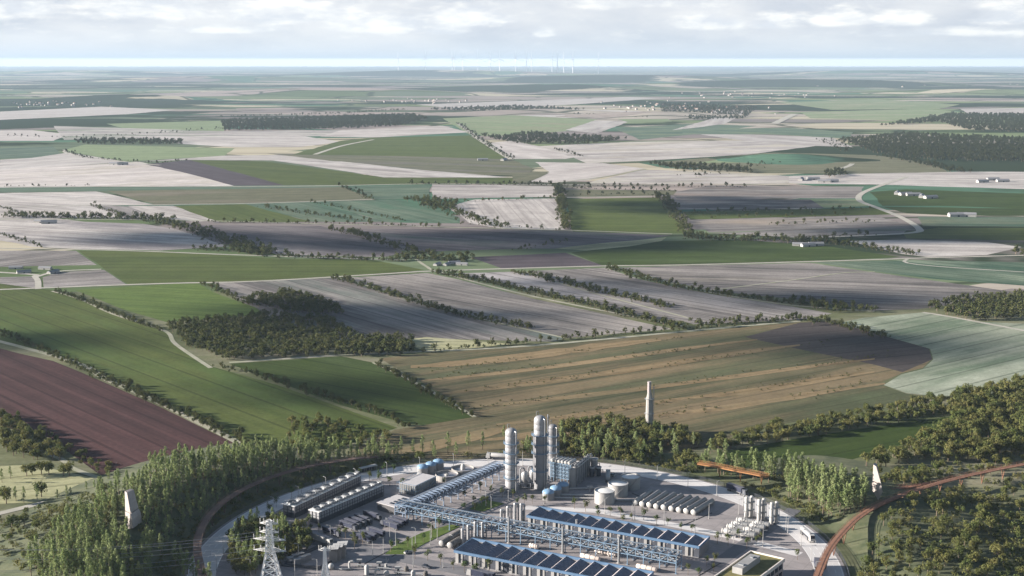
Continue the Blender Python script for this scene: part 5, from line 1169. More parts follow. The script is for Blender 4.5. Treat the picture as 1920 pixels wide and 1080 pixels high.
# ---- lamp posts
lm = thing('street_lamp', 'slim pale lamp post', 'street lamp'); MB().cyl((0, 0, 0), (0, 0, 7.6), .15, .09, 8).build('pole', white_p, lm); MB().beam((0, 0, 7.6), (1.4, 0, 7.8), .12).build('arm', white_p, lm); MB().box(1.1, -.15, 7.65, 2.0, .15, 7.85).build('lamp_head', galv, lm); MB().cyl((0, 0, 0), (0, 0, .4), .28, .28, 8).build('base', conc, lm); kids(lm)
lamps = []
for k in range(26):
    a = R_(196-k*8.3); lamps.append((CX+(RAD-13)*math.cos(a), CY+(RAD-13)*math.sin(a), 'slim pale lamp post standing along the inner edge of the ring road'))
for px, py in [(731, 1010), (742, 1024), (779, 1020), (773, 1036), (809, 1009), (807, 1022), (820, 1012), (775, 1064), (831, 1065), (888, 1075), (911, 950), (921, 961), (953, 950), (1352, 1018), (1375, 1022), (1430, 1025), (1477, 1000), (1329, 973), (1385, 965), (1134, 963), (1185, 975), (1190, 975), (1245, 985), (1303, 1000), (830, 946), (815, 950), (1020, 945), (699, 1045), (719, 1038), (620, 1015), (560, 1050), (470, 1080), (553, 1082), (595, 1080)]:
    x, y, _ = G(px, py); lamps.append((x, y, 'slim pale lamp post standing inside the yard away from the ring road'))
for k, (x, y, lb) in enumerate(lamps):
    rz = math.atan2(y-CY, x-CX)
    gr = 'lamp posts along the ring road' if 'along' in lb else 'lamp posts inside the yard'
    if k == 0: lm.location = (x, y, .1); lm.rotation_euler = (0, 0, rz); lm['label'] = lb; lm['group'] = gr
    else: copy_tree(lm, (x, y, .1), rz, lb, gr)
# ---- perimeter fence
t = thing('perimeter_fence', 'low dark mesh fence following the outer edge of the ring road', 'fence', (CX-RAD-1.2, CY, 0)); N_ = 96
for k in range(N_):
    a = 2*math.pi*k/N_; x, y = CX+(RAD+1.3)*math.cos(a), CY+(RAD+1.3)*math.sin(a)
    if y > 500: MB().beam((x, y, 0), (x, y, 2.1), .14).build('post', dark_st, t)
b = MB()
for k in range(192):
    a = 2*math.pi*k/192; a2 = 2*math.pi*(k+1)/192; R3 = RAD+1.3
    if CY+R3*math.sin(a) < 490: continue
    for z in (.3, .75, 1.2, 1.65, 2.05): b.beam((CX+R3*math.cos(a), CY+R3*math.sin(a), z), (CX+R3*math.cos(a2), CY+R3*math.sin(a2), z), .09)
b.build('mesh_panels', dark_st, t)
# ============================================================ trees
leaf_pine = leaf_mat('pale_pine_leaf', (.20, .25, .10), (.28, .31, .15), (.12, .165, .065))
leaf_broad = leaf_mat('olive_leaf', (.10, .125, .042), (.19, .17, .065), (.065, .085, .03))
leaf_yard = leaf_mat('yard_tree_leaf', (.06, .105, .035), (.12, .12, .045), (.04, .07, .025))
leaf_dist = leaf_mat('far_wood_leaf', (.04, .05, .024), (.062, .066, .032), (.028, .036, .018))
leaf_far = leaf_mat('hedge_leaf', (.070, .085, .034), (.11, .108, .045), (.045, .058, .024))
bark = mat('bark', (.16, .12, .085), .9)
def clumps(kind, rs, seed):
    out = []
    if kind == 'pine':
        n = 13
        for i in range(n):
            f = (i+.5)/n; z = 3.6+f*9.2; r = (2.3*math.sin(math.pi*min(1, .22+.78*f))**.8)*rs.uniform(.35, 1.0); a = rs.uniform(0, 6.28)
            out.append((r*math.cos(a)*.8, r*math.sin(a)*.8, z, rs.uniform(.75, 1.2)*(1.15-.4*f)))
        out.append((0, 0, 12.9, .7)); out.append((0, 0, 11.4, 1.0)); out.append((0, 0, 9, 1.2)); out.append((0, 0, 6.6, 1.2))
    elif kind == 'broad':
        for i in range(20):
            v = np.array([rs.normal(), rs.normal(), rs.normal()]); v /= np.linalg.norm(v); q = rs.uniform(.45, 1)
            out.append((v[0]*3.3*q, v[1]*3.3*q, 5.4+v[2]*2.7*q, rs.uniform(1.0, 1.7)))
    elif kind == 'yard':
        for i in range(9):
            v = np.array([rs.normal(), rs.normal(), rs.normal()]); v /= np.linalg.norm(v); q = rs.uniform(.3, 1)
            out.append((v[0]*1.3*q, v[1]*1.3*q, 3.8+v[2]*1.5*q, rs.uniform(.5, .9)))
    elif kind == 'shrub':
        for i in range(7):
            a = rs.uniform(0, 6.28); r = rs.uniform(.2, 1.7); out.append((r*math.cos(a), r*math.sin(a), rs.uniform(.5, 1.9), rs.uniform(.6, 1.1)))
    elif kind == 'far':
        for i in range(9):
            v = np.array([rs.normal(), rs.normal(), rs.normal()]); v /= np.linalg.norm(v); q = rs.uniform(.3, 1)
            out.append((v[0]*3.0*q, v[1]*3.0*q, 4.6+v[2]*2.6*q, rs.uniform(1.3, 2.1)))
    return out
def tree_arrays(kind, seed):
    rs = np.random.RandomState(seed); V = []; 
    per, sz = {'pine': (30, .55), 'broad': (34, .72), 'yard': (26, .38), 'shrub': (20, .5), 'far': (9, 1.5)}[kind]
    for cx, cy, cz, r in clumps(kind, rs, seed):
        for _ in range(per):
            v = rs.normal(size=3); v /= np.linalg.norm(v); p = np.array([cx, cy, cz])+v*r*rs.uniform(.55, 1.05)
            nrm = v*.9+rs.normal(size=3)*.45+np.array([0, 0, .25]); nrm /= np.linalg.norm(nrm)
            t1 = np.cross(nrm, rs.normal(size=3)); t1 /= np.linalg.norm(t1); t2 = np.cross(nrm, t1); s = sz*rs.uniform(.6, 1.25)
            V += [p+t1*s*.6, p-t1*s*.35+t2*s*.5, p-t1*s*.35-t2*s*.5]
    V = np.array(V, np.float32); F = np.arange(len(V), dtype=np.int32).reshape(-1, 3)
    # trunk with limbs as thin tapering triangular prisms
    TV, TF = [], []
    def limb(a, b, r0, r1, n=5):
        o = len(TV); a, b = Vector(a), Vector(b); d = (b-a).normalized(); up = Vector((0, 1, 0)) if abs(d.y) < .9 else Vector((1, 0, 0)); ux = d.cross(up).normalized(); uy = d.cross(ux)
        for c, r in ((a, r0), (b, r1)):
            for i in range(n): q = 2*math.pi*i/n; TV.append(tuple(c+ux*r*math.cos(q)+uy*r*math.sin(q)))
        for i in range(n): j = (i+1) % n; TF.append((o+i, o+j, o+j+n)); TF.append((o+i, o+j+n, o+i+n))
    if kind == 'pine': limb((0, 0, -.6), (.1, 0, 6), .24, .17); limb((.1, 0, 6), (0, 0, 12.5), .17, .05)
    elif kind == 'broad':
        limb((0, 0, -.6), (.1, .1, 3), .34, .24); 
        for k in range(5): a = k*1.26+seed; limb((.1, .1, 2.8), (1.9*math.cos(a), 1.9*math.sin(a), 5.6), .16, .06)
    elif kind == 'yard':
        limb((0, 0, -.2), (0, 0, 3), .11, .08)
        for k in range(4): a = k*1.57+seed; limb((0, 0, 2.4), (.8*math.cos(a), .8*math.sin(a), 4.2), .06, .03)
    elif kind == 'shrub':
        for k in range(3): a = k*2.1+seed; limb((0, 0, -.2), (.6*math.cos(a), .6*math.sin(a), 1.3), .07, .03, 4)
    else: limb((0, 0, -.5), (0, 0, 4), .3, .18, 4)
    return V, F, np.array(TV, np.float32), np.array(TF, np.int32)
PROTO = {k: [tree_arrays(k, 10*i+{'pine': 1, 'broad': 2, 'yard': 3, 'shrub': 4, 'far': 5}[k]) for i in range(n)] for k, n in (('pine', 6), ('broad', 6), ('yard', 5), ('shrub', 4), ('far', 6))}
LM = {'pine': leaf_pine, 'broad': leaf_broad, 'yard': leaf_yard, 'shrub': leaf_broad, 'far': leaf_far}
PMESH = {}
for k, lst in PROTO.items():
    if k in ('far',): continue
    PMESH[k] = [(mesh_np('crown', V, F, [LM[k]]), mesh_np('trunk' if k != 'shrub' else 'stem', TV, TF, [bark])) for V, F, TV, TF in lst]
def plant(kind, name, pos, s, rz, label, cat, group, sz=None):
    c, tmesh = PMESH[kind][rnd.randrange(len(PMESH[kind]))]
    o = bpy.data.objects.new(name, None); COL.objects.link(o); o.location = pos; o.rotation_euler = (0, 0, rz); o.scale = (s, s, sz or s); tag(o, label, cat, group)
    a = bpy.data.objects.new('foliage' if kind == 'shrub' else 'crown', c); COL.objects.link(a); a.parent = o
    b_ = bpy.data.objects.new('stem' if kind == 'shrub' else 'trunk', tmesh); COL.objects.link(b_); b_.parent = o
    return o
def mass(name, kinds, pts, label, cat, leaf):
    """everything past the 300 nearest of a kind: one object"""
    VV, FF, MI = [], [], []; off = 0
    for (x, y, z, s, kind) in pts:
        V, F, TV, TF = PROTO[kind][rnd.randrange(len(PROTO[kind]))]; a = rnd.uniform(0, 6.28); c_, s_ = math.cos(a), math.sin(a)
        M = np.array([[c_*s, -s_*s, 0], [s_*s, c_*s, 0], [0, 0, s*rnd.uniform(.85, 1.15)]], np.float32)
        for A, Fx, mi in ((V, F, 0), (TV, TF, 1)):
            VV.append(A @ M.T+np.array([x, y, z], np.float32)); FF.append(Fx+off); off += len(A); MI.append(np.full(len(Fx), mi))
    if not VV: return
    me = mesh_np(name, np.concatenate(VV), np.concatenate(FF), [leaf, bark], np.concatenate(MI))
    o = bpy.data.objects.new(name, me); COL.objects.link(o); tag(o, label, cat, None, 'stuff'); return o
def inpoly(x, y, P_):
    c = False; j = len(P_)-1
    for i in range(len(P_)):
        if (P_[i][1] > y) != (P_[j][1] > y) and x < (P_[j][0]-P_[i][0])*(y-P_[i][1])/(P_[j][1]-P_[i][1])+P_[i][0]: c = not c
        j = i
    return c
def fill_poly(poly, sp, jit=.45, ground=False):
    P_ = [(GT if ground else G)(*q)[:2] for q in poly]; x0 = min(a[0] for a in P_); x1 = max(a[0] for a in P_); y0 = min(a[1] for a in P_); y1 = max(a[1] for a in P_); out = []
    y = y0
    while y < y1:
        x = x0
        while x < x1:
            q = (x+rnd.uniform(-jit, jit)*sp, y+rnd.uniform(-jit, jit)*sp)
            if inpoly(q[0], q[1], P_): out.append(q)
            x += sp
        y += sp
    return out
def row(pts, sp, wd, n=1, px=True):
    P_ = [G(*q)[:2] for q in pts]; out = []
    for a, c in zip(P_[:-1], P_[1:]):
        d = math.dist(a, c); m_ = max(1, int(d/sp)); ux, uy = (c[0]-a[0])/d, (c[1]-a[1])/d
        for i in range(m_):
            for _ in range(n):
                f = (i+rnd.random())/m_*d; o = rnd.gauss(0, wd/2.5); out.append((a[0]+ux*f-uy*o, a[1]+uy*f+ux*o))
    return out
cam_d = lambda p: p[0]**2+p[1]**2
WAY = [G(x, y, 3)[:2] for x, y in [(1528, 1095), (1556, 1030), (1606, 975), (1684, 932), (1726, 916), (1790, 900), (1856, 886), (1930, 872)]]
OW = [G(x, y, 4)[:2] for x, y in [(1312, 872), (1378, 884), (1440, 896)]]
def near_way(x, y, d):
    for a in (OW[0], OW[1], OW[2], tuple((OW[0][i]+OW[1][i])/2 for i in (0, 1)), tuple((OW[1][i]+OW[2][i])/2 for i in (0, 1))):
        if abs(x-a[0]) < 8 and 0 < a[1]-y < d*1.5: return True
    for a, c in zip(WAY[:-1], WAY[1:]):
        vx, vy = c[0]-a[0], c[1]-a[1]; f = max(0, min(1, ((x-a[0])*vx+(y-a[1])*vy)/(vx*vx+vy*vy)))
        qx, qy = a[0]+vx*f-x, a[1]+vy*f-y
        if math.hypot(qx, qy) < (d if qy > 0 else 3): return True
    return False
# ---- the wood round the works
pines, shrubs, broads = [], [], []
def vis(x, y, z, m_=60):
    u, v = px_of(x, y, z+6); return -m_ < u < 1920+m_ and v < 1080+m_*2.2
def polar_fill(a0, a1, r0, r1, sp, fn):
    r = r0
    while r < r1:
        n = int((RAD+r)*R_(a1-a0)/sp)
        for i in range(n):
            a = R_(a0+(a1-a0)*(i+rnd.random())/n); rr = RAD+r+rnd.uniform(-.4, .4)*sp; x, y = CX+rr*math.cos(a), CY+rr*math.sin(a)
            fn(x, y, math.degrees(a), rr-RAD)
        r += sp
def left_wood(x, y, a, r):
    lim = 58 if a > 138 else 58-(138-a)*1.5
    if r > lim+6*math.sin(a*.5): return
    z = max(0, hill(x, y))
    if not vis(x, y, z): return
    if r < 13:
        if rnd.random() < .95: shrubs.append((x, y, z, rnd.uniform(.6, 1.1)))
        return
    if math.hypot(x-MLX, y-MLY) < 5 or (abs(x-MLX) < 5 and 0 < MLY-y < 22): return
    if rnd.random() < (.28 if r > 45 else .12): shrubs.append((x, y, z, rnd.uniform(.8, 1.6)))
    else: pines.append((x, y, z, rnd.uniform(.58, 1.02)*(0.75 if r < 24 else 1)))
MLX, MLY, _ = GT(247, 985); MRX, MRY, _ = GT(1641, 935)
polar_fill(112, 216, 5, 78, 4.1, left_wood)
def right_wood(x, y, a, r):
    lim = 15+25*sstep(-1, 15, a) if a < 35 else 38-(a-35)*1.5
    if r > lim or r < 7 or (x > 148 and y < 600): return
    z = max(0, hill(x, y))
    if not vis(x, y, z): return
    if math.hypot(x-MRX, y-MRY) < 5 or (abs(x-MRX) < 5 and 0 < MRY-y < 22): return
    if r < 13 or rnd.random() < .12: shrubs.append((x, y, z, rnd.uniform(.7, 1.3)))
    else: pines.append((x, y, z, rnd.uniform(.7, 1.12)))
polar_fill(-12, 60, 7, 60, 3.3, right_wood)
def back_wood(x, y, a, r):
    z = max(0, hill(x, y))
    lim = 26 if a < 84 else 26-(a-84)*2.2
    if 66 < a < 86: lim = 36
    if r > max(4, lim): return
    k = rnd.random()
    if a < 62 and r < 12: shrubs.append((x, y, z, rnd.uniform(.8, 1.3))); return
    if k < .3: pines.append((x, y, z, rnd.uniform(.6, 1.05)))
    elif k < .6: broads.append((x, y, z, rnd.uniform(.6, 1.0)))
    else: shrubs.append((x, y, z, rnd.uniform(.8, 1.5)))
polar_fill(50, 112, 5, 44, 4.6, back_wood)
for px, py in [(690, 838), (702, 842), (745, 846), (752, 838), (775, 842), (792, 838), (812, 842), (840, 838), (878, 830), (905, 830), (855, 846), (815, 850), (726, 852), (945, 812), (1150, 800), (1190, 798), (1158, 808), (1240, 818), (1262, 822), (1300, 826), (1332, 838), (1360, 842)]:
    x, y, z = GT(px, py+14); pines.append((x, y, z, rnd.uniform(.6, .95)))
for px, py in [(340, 1072), (352, 1078), (363, 1086), (374, 1094), (384, 1104), (330, 1064), (346, 1090), (368, 1104), (395, 1112)]:
    x, y, z = GT(px, py); pines.append((x, y, z, rnd.uniform(.7, .95)))
# small inner plantation
for x, y in fill_poly([(432, 1012), (470, 985), (500, 982), (540, 990), (575, 1002), (583, 1028), (540, 1052), (470, 1085), (448, 1086), (432, 1055)], 3.5):
    if rnd.random() < .4: pines.append((x, y, 0, rnd.uniform(.5, .85)))
    else: broads.append((x, y, 0, rnd.uniform(.5, .85)))
# outer scrub
def scrub(poly, sp, pk, smin=.7, smax=1.5):
    for x, y in fill_poly(poly, sp):
        z = max(0, hill(x, y)); u, v = px_of(x, y, z)
        if not (-40 < u < 1960 and v < 1160): continue
        dens = .5+.5*math.sin(x*.06+2)*math.cos(y*.05+x*.02)
        if rnd.random() > .35+.6*dens: continue
        if rnd.random() < pk: broads.append((x, y, z, rnd.uniform(.45, .85)))
        else: shrubs.append((x, y, z, rnd.uniform(smin, smax)))
scrub([(-20, 985), (90, 955), (200, 945), (230, 1000), (200, 1110), (-40, 1120)], 5.2, .12)
scrub([(1600, 1110), (1640, 1000), (1720, 925), (1930, 890), (1960, 1120)], 4.6, .3)
scrub([(1640, 905), (1700, 880), (1930, 840), (1930, 885), (1720, 922), (1650, 925)], 4.8, .5)
for poly, sp, s0, s1 in [([(1790, 745), (1840, 735), (1930, 715), (1930, 850), (1840, 870), (1720, 868), (1640, 880), (1600, 872), (1700, 840), (1780, 800)], 6.2, .7, 1.15),
                         ([(1310, 842), (1360, 822), (1440, 806), (1560, 788), (1700, 762), (1800, 750), (1790, 780), (1640, 800), (1480, 826), (1350, 850)], 5.8, .5, .9),
                         ([(530, 800), (600, 785), (690, 812), (740, 822), (690, 845), (640, 850), (540, 846)], 7.5, .45, .8), ([(1040, 810), (1100, 795), (1200, 800), (1290, 812), (1310, 838), (1200, 850), (1060, 858)], 5.5, .6, 1.0),
                         ([(0, 776), (60, 815), (120, 850), (120, 868), (50, 862), (0, 852)], 6, .6, 1.0), ([(0, 778), (40, 778), (190, 868), (240, 900), (200, 898), (100, 850)], 7.0, .3, .7)]:
    for x, y in fill_poly(poly, sp): broads.append((x, y, max(0, hill(x, y)), rnd.uniform(s0, s1)))
for px, py, s in [(50, 893, .9), (60, 890, .9), (78, 890, 1.0), (92, 890, 1.0), (120, 893, 1.0), (130, 893, .9), (20, 898, .7), (4, 905, .8), (78, 932, .95), (70, 938, .8), (108, 938, .6), (125, 935, .7), (133, 932, .6), (162, 925, .6), (178, 922, .7), (186, 922, .75), (30, 940, .8), (12, 945, .9), (45, 944, .8), (8, 938, .9), (205, 905, .6)]:
    x, y, _ = G(px, py); pines.append((x, y, 0, s*.8)) if s < .9 else broads.append((x, y, 0, s))
def emit(lst, kind, name, n, label, cat, group, mname, mlabel):
    lst = [p for p in lst if vis(p[0], p[1], p[2], 40) and not near_way(p[0], p[1], {'shrub': 5, 'broad': 12, 'pine': 14}[kind])]
    lst.sort(key=cam_d)
    for x, y, z, s in lst[:n]:
        lb = label(x, y); plant(kind, name, (x, y, z), s, rnd.uniform(0, 6.28), lb[0], cat, lb[1], s*rnd.uniform(.85, 1.2))
    mass(mname, kind, [(x, y, z, s, kind) for x, y, z, s in lst[n:]], mlabel, cat, LM[kind])
    print(name, len(lst))
def zone(x, y):
    u, v = px_of(x, y, 0); r = math.hypot(x-CX, y-CY)-RAD
    if r < 0: return 'in the small plantation inside the ring road'
    if x < -20 and y < 700 and r < 90:
        if u < 300: return 'in the lower left wood, near the stone monolith'
        if u < 480: return 'on the bank above the left walkway'
        return 'in the wood behind the cooling units'
    if x < -20: return 'on the open ground far left of the works'
    if r < 60 and x > 60: return 'in the wood on the right, outside the ring road'
    return 'in the belt of trees behind the works'
emit(pines, 'pine', 'slender_tree', 300, lambda x, y: ('slender pale green tree '+zone(x, y), 'slender trees '+zone(x, y)), 'tree', None, 'woodland', 'pale green slender trees massed farther off round the works')
def zb(x, y):
    u, v = px_of(x, y, 0)
    if math.hypot(x-CX, y-CY) < RAD: return 'in the plantation behind the big pylon'
    if u < 300: return 'on the far left'
    if u < 960: return 'at the left, behind the ring road'
    if u < 1320: return 'between the chimney and the yard'
    if v > 920 and u > 1400: return 'in front of the right-hand walkway'
    return 'beyond the right-hand walkway' if u > 1600 else 'round the dark green field at the right'
emit(broads, 'broad', 'broadleaf_tree', 300, lambda x, y: ('olive green broadleaf tree '+zb(x, y), 'broadleaf trees '+zb(x, y)), 'tree', None, 'broadleaf_woodland', 'olive green broadleaf woodland beyond the works')
emit(shrubs, 'shrub', 'shrub', 300, lambda x, y: ('low olive green shrub '+zb(x, y), 'shrubs '+zb(x, y)), 'shrub', None, 'undergrowth', 'low shrubs filling the ground under and round the trees')
# ---- little trees in the yard
yt = []
for x_, y_ in [(505, 965), (518, 952), (547, 935), (565, 925), (585, 917), (605, 908), (627, 901), (655, 898), (673, 895), (693, 904), (712, 907), (731, 912), (755, 918), (720, 888), (738, 888)]: yt.append((x_, y_, 'between the cooling units and the ring road'))
for x_, y_ in [(833, 912), (901, 924), (922, 930), (942, 932), (871, 938), (888, 946), (870, 962), (890, 960), (903, 950), (912, 948), (962, 936), (971, 950), (983, 948), (998, 945), (1022, 945)]: yt.append((x_, y_, 'on the paving between the towers and the long pipe bridge'))
for x_, y_ in [(1077, 954), (1098, 960), (1120, 965), (1144, 968), (1164, 970), (1184, 976), (1207, 975), (1231, 984), (1252, 985), (1277, 996), (1297, 1000), (1122, 973), (1168, 985), (1345, 1020), (1365, 1024), (1385, 1010)]: yt.append((x_, y_, 'in the row behind the farther hall'))
for x_, y_ in [(733, 1036), (746, 1028), (765, 1026), (794, 1018), (810, 1004), (778, 1048), (802, 1052), (826, 1060), (850, 1068), (871, 1074), (892, 1082), (917, 1075), (680, 1020), (636, 1008), (648, 1010), (665, 1030), (662, 1018), (823, 993), (578, 990), (598, 1000), (583, 1000)]: yt.append((x_, y_, 'by the lawn and parked lorries'))
for x_, y_ in [(1325, 1062), (1338, 1072), (1290, 1078), (1310, 1085), (1495, 1050), (1400, 1030), (1418, 1022), (1425, 1018), (1340, 1058)]: yt.append((x_, y_, 'round the planted-roof building'))
for u, v, wh in yt:
    x, y, _ = G(u, v); s = rnd.uniform(.85, 1.25); plant('yard', 'yard_tree', (x, y, .1), s, rnd.uniform(0, 6.28), 'small thin-stemmed tree '+wh, 'tree', 'small trees '+wh, s*rnd.uniform(.9, 1.2))
# ---- hedgerows and copses of the plain
far = []
def hr(pts, sp, wd, n, s0, s1):
    for x, y in row(pts, sp, wd, n): far.append((x, y, 0, rnd.uniform(s0, s1)))
HR = [
 ([(0, 622), (70, 652), (150, 690), (230, 727), (300, 757), (370, 790), (430, 818), (490, 848)], 5, 7, 1, .4, .8), ([(105, 547), (150, 562), (210, 587), (270, 609), (305, 622)], 5, 6, 1, .5, .9),
 ([(380, 532), (420, 550), (470, 572)], 6, 7, 1, .5, .9), ([(400, 687), (470, 702), (530, 720), (600, 742), (680, 767), (740, 787), (780, 802)], 7, 8, 1, .35, .7), ([(700, 682), (750, 707), (800, 737), (850, 762), (885, 782)], 6, 6, 1, .35, .75),
 ([(630, 522), (700, 542), (780, 567), (860, 592), (950, 607), (1000, 617)], 7, 10, 2, .6, 1.0), ([(820, 512), (900, 527), (960, 541), (1020, 554), (1100, 572), (1200, 597), (1275, 615)], 7, 13, 2, .7, 1.15),
 ([(965, 511), (1040, 527), (1120, 547), (1200, 564), (1262, 578)], 7, 13, 2, .7, 1.1), ([(1140, 503), (1200, 521), (1280, 541), (1360, 553), (1460, 568), (1540, 575)], 8, 10, 2, .6, 1.0),
 ([(780, 660), (900, 652), (1000, 642), (1100, 634), (1200, 624), (1300, 617), (1400, 607), (1480, 600)], 9, 8, 1, .6, 1.1), ([(1490, 597), (1560, 607), (1620, 622), (1665, 634)], 6, 12, 2, .6, 1.0), ([(1290, 612), (1400, 606), (1500, 598)], 8, 14, 1, .7, 1.1),
 ([(270, 413), (330, 422), (380, 437), (450, 462), (500, 477)], 9, 26, 3, .8, 1.3), ([(360, 467), (440, 472), (520, 482), (640, 486), (760, 489)], 11, 20, 2, .7, 1.2), ([(0, 406), (100, 408), (200, 410), (330, 412)], 12, 26, 2, .9, 1.5), ([(30, 406), (290, 411)], 10, 20, 2, .9, 1.4),
 ([(390, 417), (640, 420), (830, 426)], 14, 10, 1, .7, 1.2), ([(625, 430), (690, 446), (760, 469), (800, 477)], 9, 18, 2, .8, 1.3), ([(745, 484), (820, 486), (880, 490)], 8, 26, 4, .9, 1.4), ([(1047, 352), (1052, 380), (1062, 431)], 8, 10, 2, .9, 1.4),
 ([(1235, 366), (1260, 390), (1285, 430), (1300, 446)], 9, 16, 2, .8, 1.3), ([(1280, 447), (1400, 450), (1500, 453), (1570, 454)], 9, 26, 3, .9, 1.4), ([(1560, 456), (1640, 467), (1720, 479)], 10, 18, 2, .8, 1.3),
 ([(870, 378), (960, 375), (1045, 371)], 17, 10, 1, .9, 1.3), ([(1060, 353), (1270, 359)], 18, 10, 1, .9, 1.3), ([(1060, 366), (1230, 365)], 22, 8, 1, .8, 1.2), ([(760, 345), (1050, 348), (1230, 350), (1400, 351)], 16, 14, 1, .8, 1.3),
 ([(1290, 399), (1460, 396), (1640, 391)], 20, 8, 1, .8, 1.2), ([(1320, 407), (1480, 405), (1600, 402)], 22, 30, 1, .7, 1.1), ([(1440, 421), (1560, 418), (1640, 416)], 14, 26, 1, .8, 1.2), ([(800, 384), (850, 398), (940, 428)], 10, 26, 2, .8, 1.3),
 ([(1640, 441), (1540, 446)], 16, 10, 1, .8, 1.2), ([(860, 420), (1060, 432)], 24, 8, 1, .7, 1.1), ([(490, 388), (600, 405), (700, 417)], 12, 14, 1, .8, 1.2), ([(585, 380), (680, 398), (760, 416)], 16, 10, 1, .6, 1.0), ([(700, 375), (655, 356), (640, 350)], 14, 10, 1, .7, 1.1),
 ([(170, 384), (245, 410)], 14, 8, 1, .6, 1.0), ([(0, 388), (60, 408)], 16, 8, 1, .6, 1.0), ([(0, 440), (84, 464)], 12, 8, 1, .5, .9), ([(1062, 453), (1010, 463), (960, 470)], 14, 12, 1, .6, 1.0),
 ([(118, 283), (160, 296), (300, 307), (355, 300)], 25, 12, 1, .7, 1.1), ([(860, 232), (900, 262), (958, 299)], 22, 16, 1, .7, 1.2), ([(1090, 294), (1040, 280)], 22, 14, 1, .8, 1.2), ([(940, 345), (1040, 346)], 14, 14, 1, .8, 1.2), ([(0, 350), (180, 348)], 30, 14, 1, .6, 1.0),
 ([(1290, 332), (1440, 305), (1530, 298)], 26, 60, 1, .8, 1.3), ([(0, 255), (130, 258), (300, 250), (420, 240)], 30, 60, 1, .7, 1.2), ([(420, 220), (640, 213), (760, 206)], 26, 50, 2, .9, 1.4), ([(960, 205), (1200, 222), (1300, 214)], 28, 70, 2, .9, 1.4), ([(1660, 268), (1540, 262), (1600, 285)], 26, 40, 1, .9, 1.3),
]
for h_ in HR:
    hr(*h_)
    D_ = G(*h_[0][1])[1]
    for x, y in row(h_[0], h_[1]*.42, h_[2]*.8, h_[3]):          # bramble and sapling growth filling the gaps
        far.append((x, y, 0, rnd.uniform(.25, .55)))
WO = [
 ([(310, 607), (500, 592), (620, 602), (680, 637), (770, 637), (778, 660), (640, 668), (420, 676), (345, 648)], 5.2, .55, 1.1), ([(455, 572), (480, 555), (560, 552), (625, 572), (645, 590), (560, 592), (520, 582)], 6.0, .75, 1.2), ([(655, 642), (720, 634), (768, 652), (750, 668), (665, 670)], 7, .8, 1.25),
 ([(1730, 577), (1800, 562), (1930, 553), (1930, 600), (1820, 602), (1750, 590)], 8, .9, 1.35), ([(1470, 564), (1520, 565), (1640, 582), (1660, 590), (1560, 588)], 8, .8, 1.2), ([(745, 373), (820, 374), (862, 384), (848, 396), (800, 390)], 12, 1.0, 1.6), ([(1880, 476), (1930, 470), (1930, 484)], 12, 1, 1.5),
 ([(415, 228), (560, 222), (770, 216), (800, 224), (760, 236), (640, 243), (420, 246)], 20, 1.2, 2.0), ([(1570, 264), (1700, 252), (1930, 262), (1930, 304), (1760, 302), (1640, 287)], 17, 1.2, 1.8), ([(1650, 237), (1780, 215), (1930, 215), (1930, 248), (1820, 246), (1760, 230)], 21, 1.2, 2.0),
 ([(890, 253), (930, 258), (1000, 250), (1175, 262), (1100, 272), (960, 270)], 19, 1.2, 1.8), ([(1210, 309), (1270, 309), (1410, 318), (1410, 325), (1270, 320)], 14, 1.0, 1.6), ([(140, 264), (200, 262), (340, 265), (345, 272), (150, 272)], 18, 1.1, 1.7), ([(1640, 293), (1700, 297), (1800, 318), (1830, 326), (1780, 324), (1700, 305)], 17, 1.0, 1.5), ([(1545, 323), (1580, 320), (1585, 330), (1550, 334)], 13, 1.1, 1.6),
 ([(380, 441), (440, 452), (520, 470), (510, 480), (440, 468)], 12, .9, 1.4), ([(800, 206), (960, 200), (1100, 206), (960, 212)], 26, 1.3, 2.0), ([(1240, 196), (1420, 202), (1400, 224), (1300, 226), (1240, 210)], 30, 1.2, 1.9),
]
for poly, sp, s0, s1 in WO:
    for x, y in fill_poly(poly, sp): far.append((x, y, 0, rnd.uniform(s0, s1)))
far.sort(key=cam_d)
far = [p for p in far if vis(p[0], p[1], 0, 30)]
FM = [(mesh_np('crown', V, F, [leaf_far]), mesh_np('trunk', TV, TF, [bark])) for V, F, TV, TF in [tree_arrays('broad', 200+i) for i in range(5)]]
PMESH['hedge'] = FM
for x, y, z, s in far[:300]:
    u, v = px_of(x, y, 0)
    wh = 'along the left-hand field edges' if u < 620 else 'along the slanting hedges of the middle fields'
    plant('hedge', 'hedgerow_tree', (x, y, z), s*.9, rnd.uniform(0, 6.28), 'dark green hedgerow tree '+wh, 'tree', 'hedgerow trees '+wh)
mass('hedges', 'far', [(x, y, z, s*.85, 'far') for x, y, z, s in far[300:] if y < 2150], 'olive green hedges and copses dividing the nearer fields of the plain', 'woodland', leaf_far)
mass('distant_woodland', 'far', [(x, y, z, s*.95, 'far') for x, y, z, s in far[300:] if y >= 2150], 'dark woods and tree lines in the far half of the plain', 'woodland', leaf_dist)
print('far', len(far))
# tussocks along the terraces of the big slope
tus = []
for x0, y0, x1, y1 in [(720, 700, 1000, 672), (770, 712, 1380, 645), (800, 742, 1560, 640), (860, 768, 1740, 655), (900, 802, 1660, 690), (1000, 812, 1350, 762), (1060, 660, 1280, 632), (1480, 745, 1640, 715)]:
    for x, y in row([(x0, y0), ((x0+x1)/2, (y0+y1)/2+3), (x1, y1)], 2.4, 9, 1):
        if math.sin(x*.05+y0)+rnd.uniform(-.6, 1) > -.1: tus.append((x, y, .1, rnd.uniform(.2, .6), 'shrub'))
mass('tussocks', 'shrub', tus, 'lines of dark tussocks across the brown slope', 'tussocks', leaf_far)
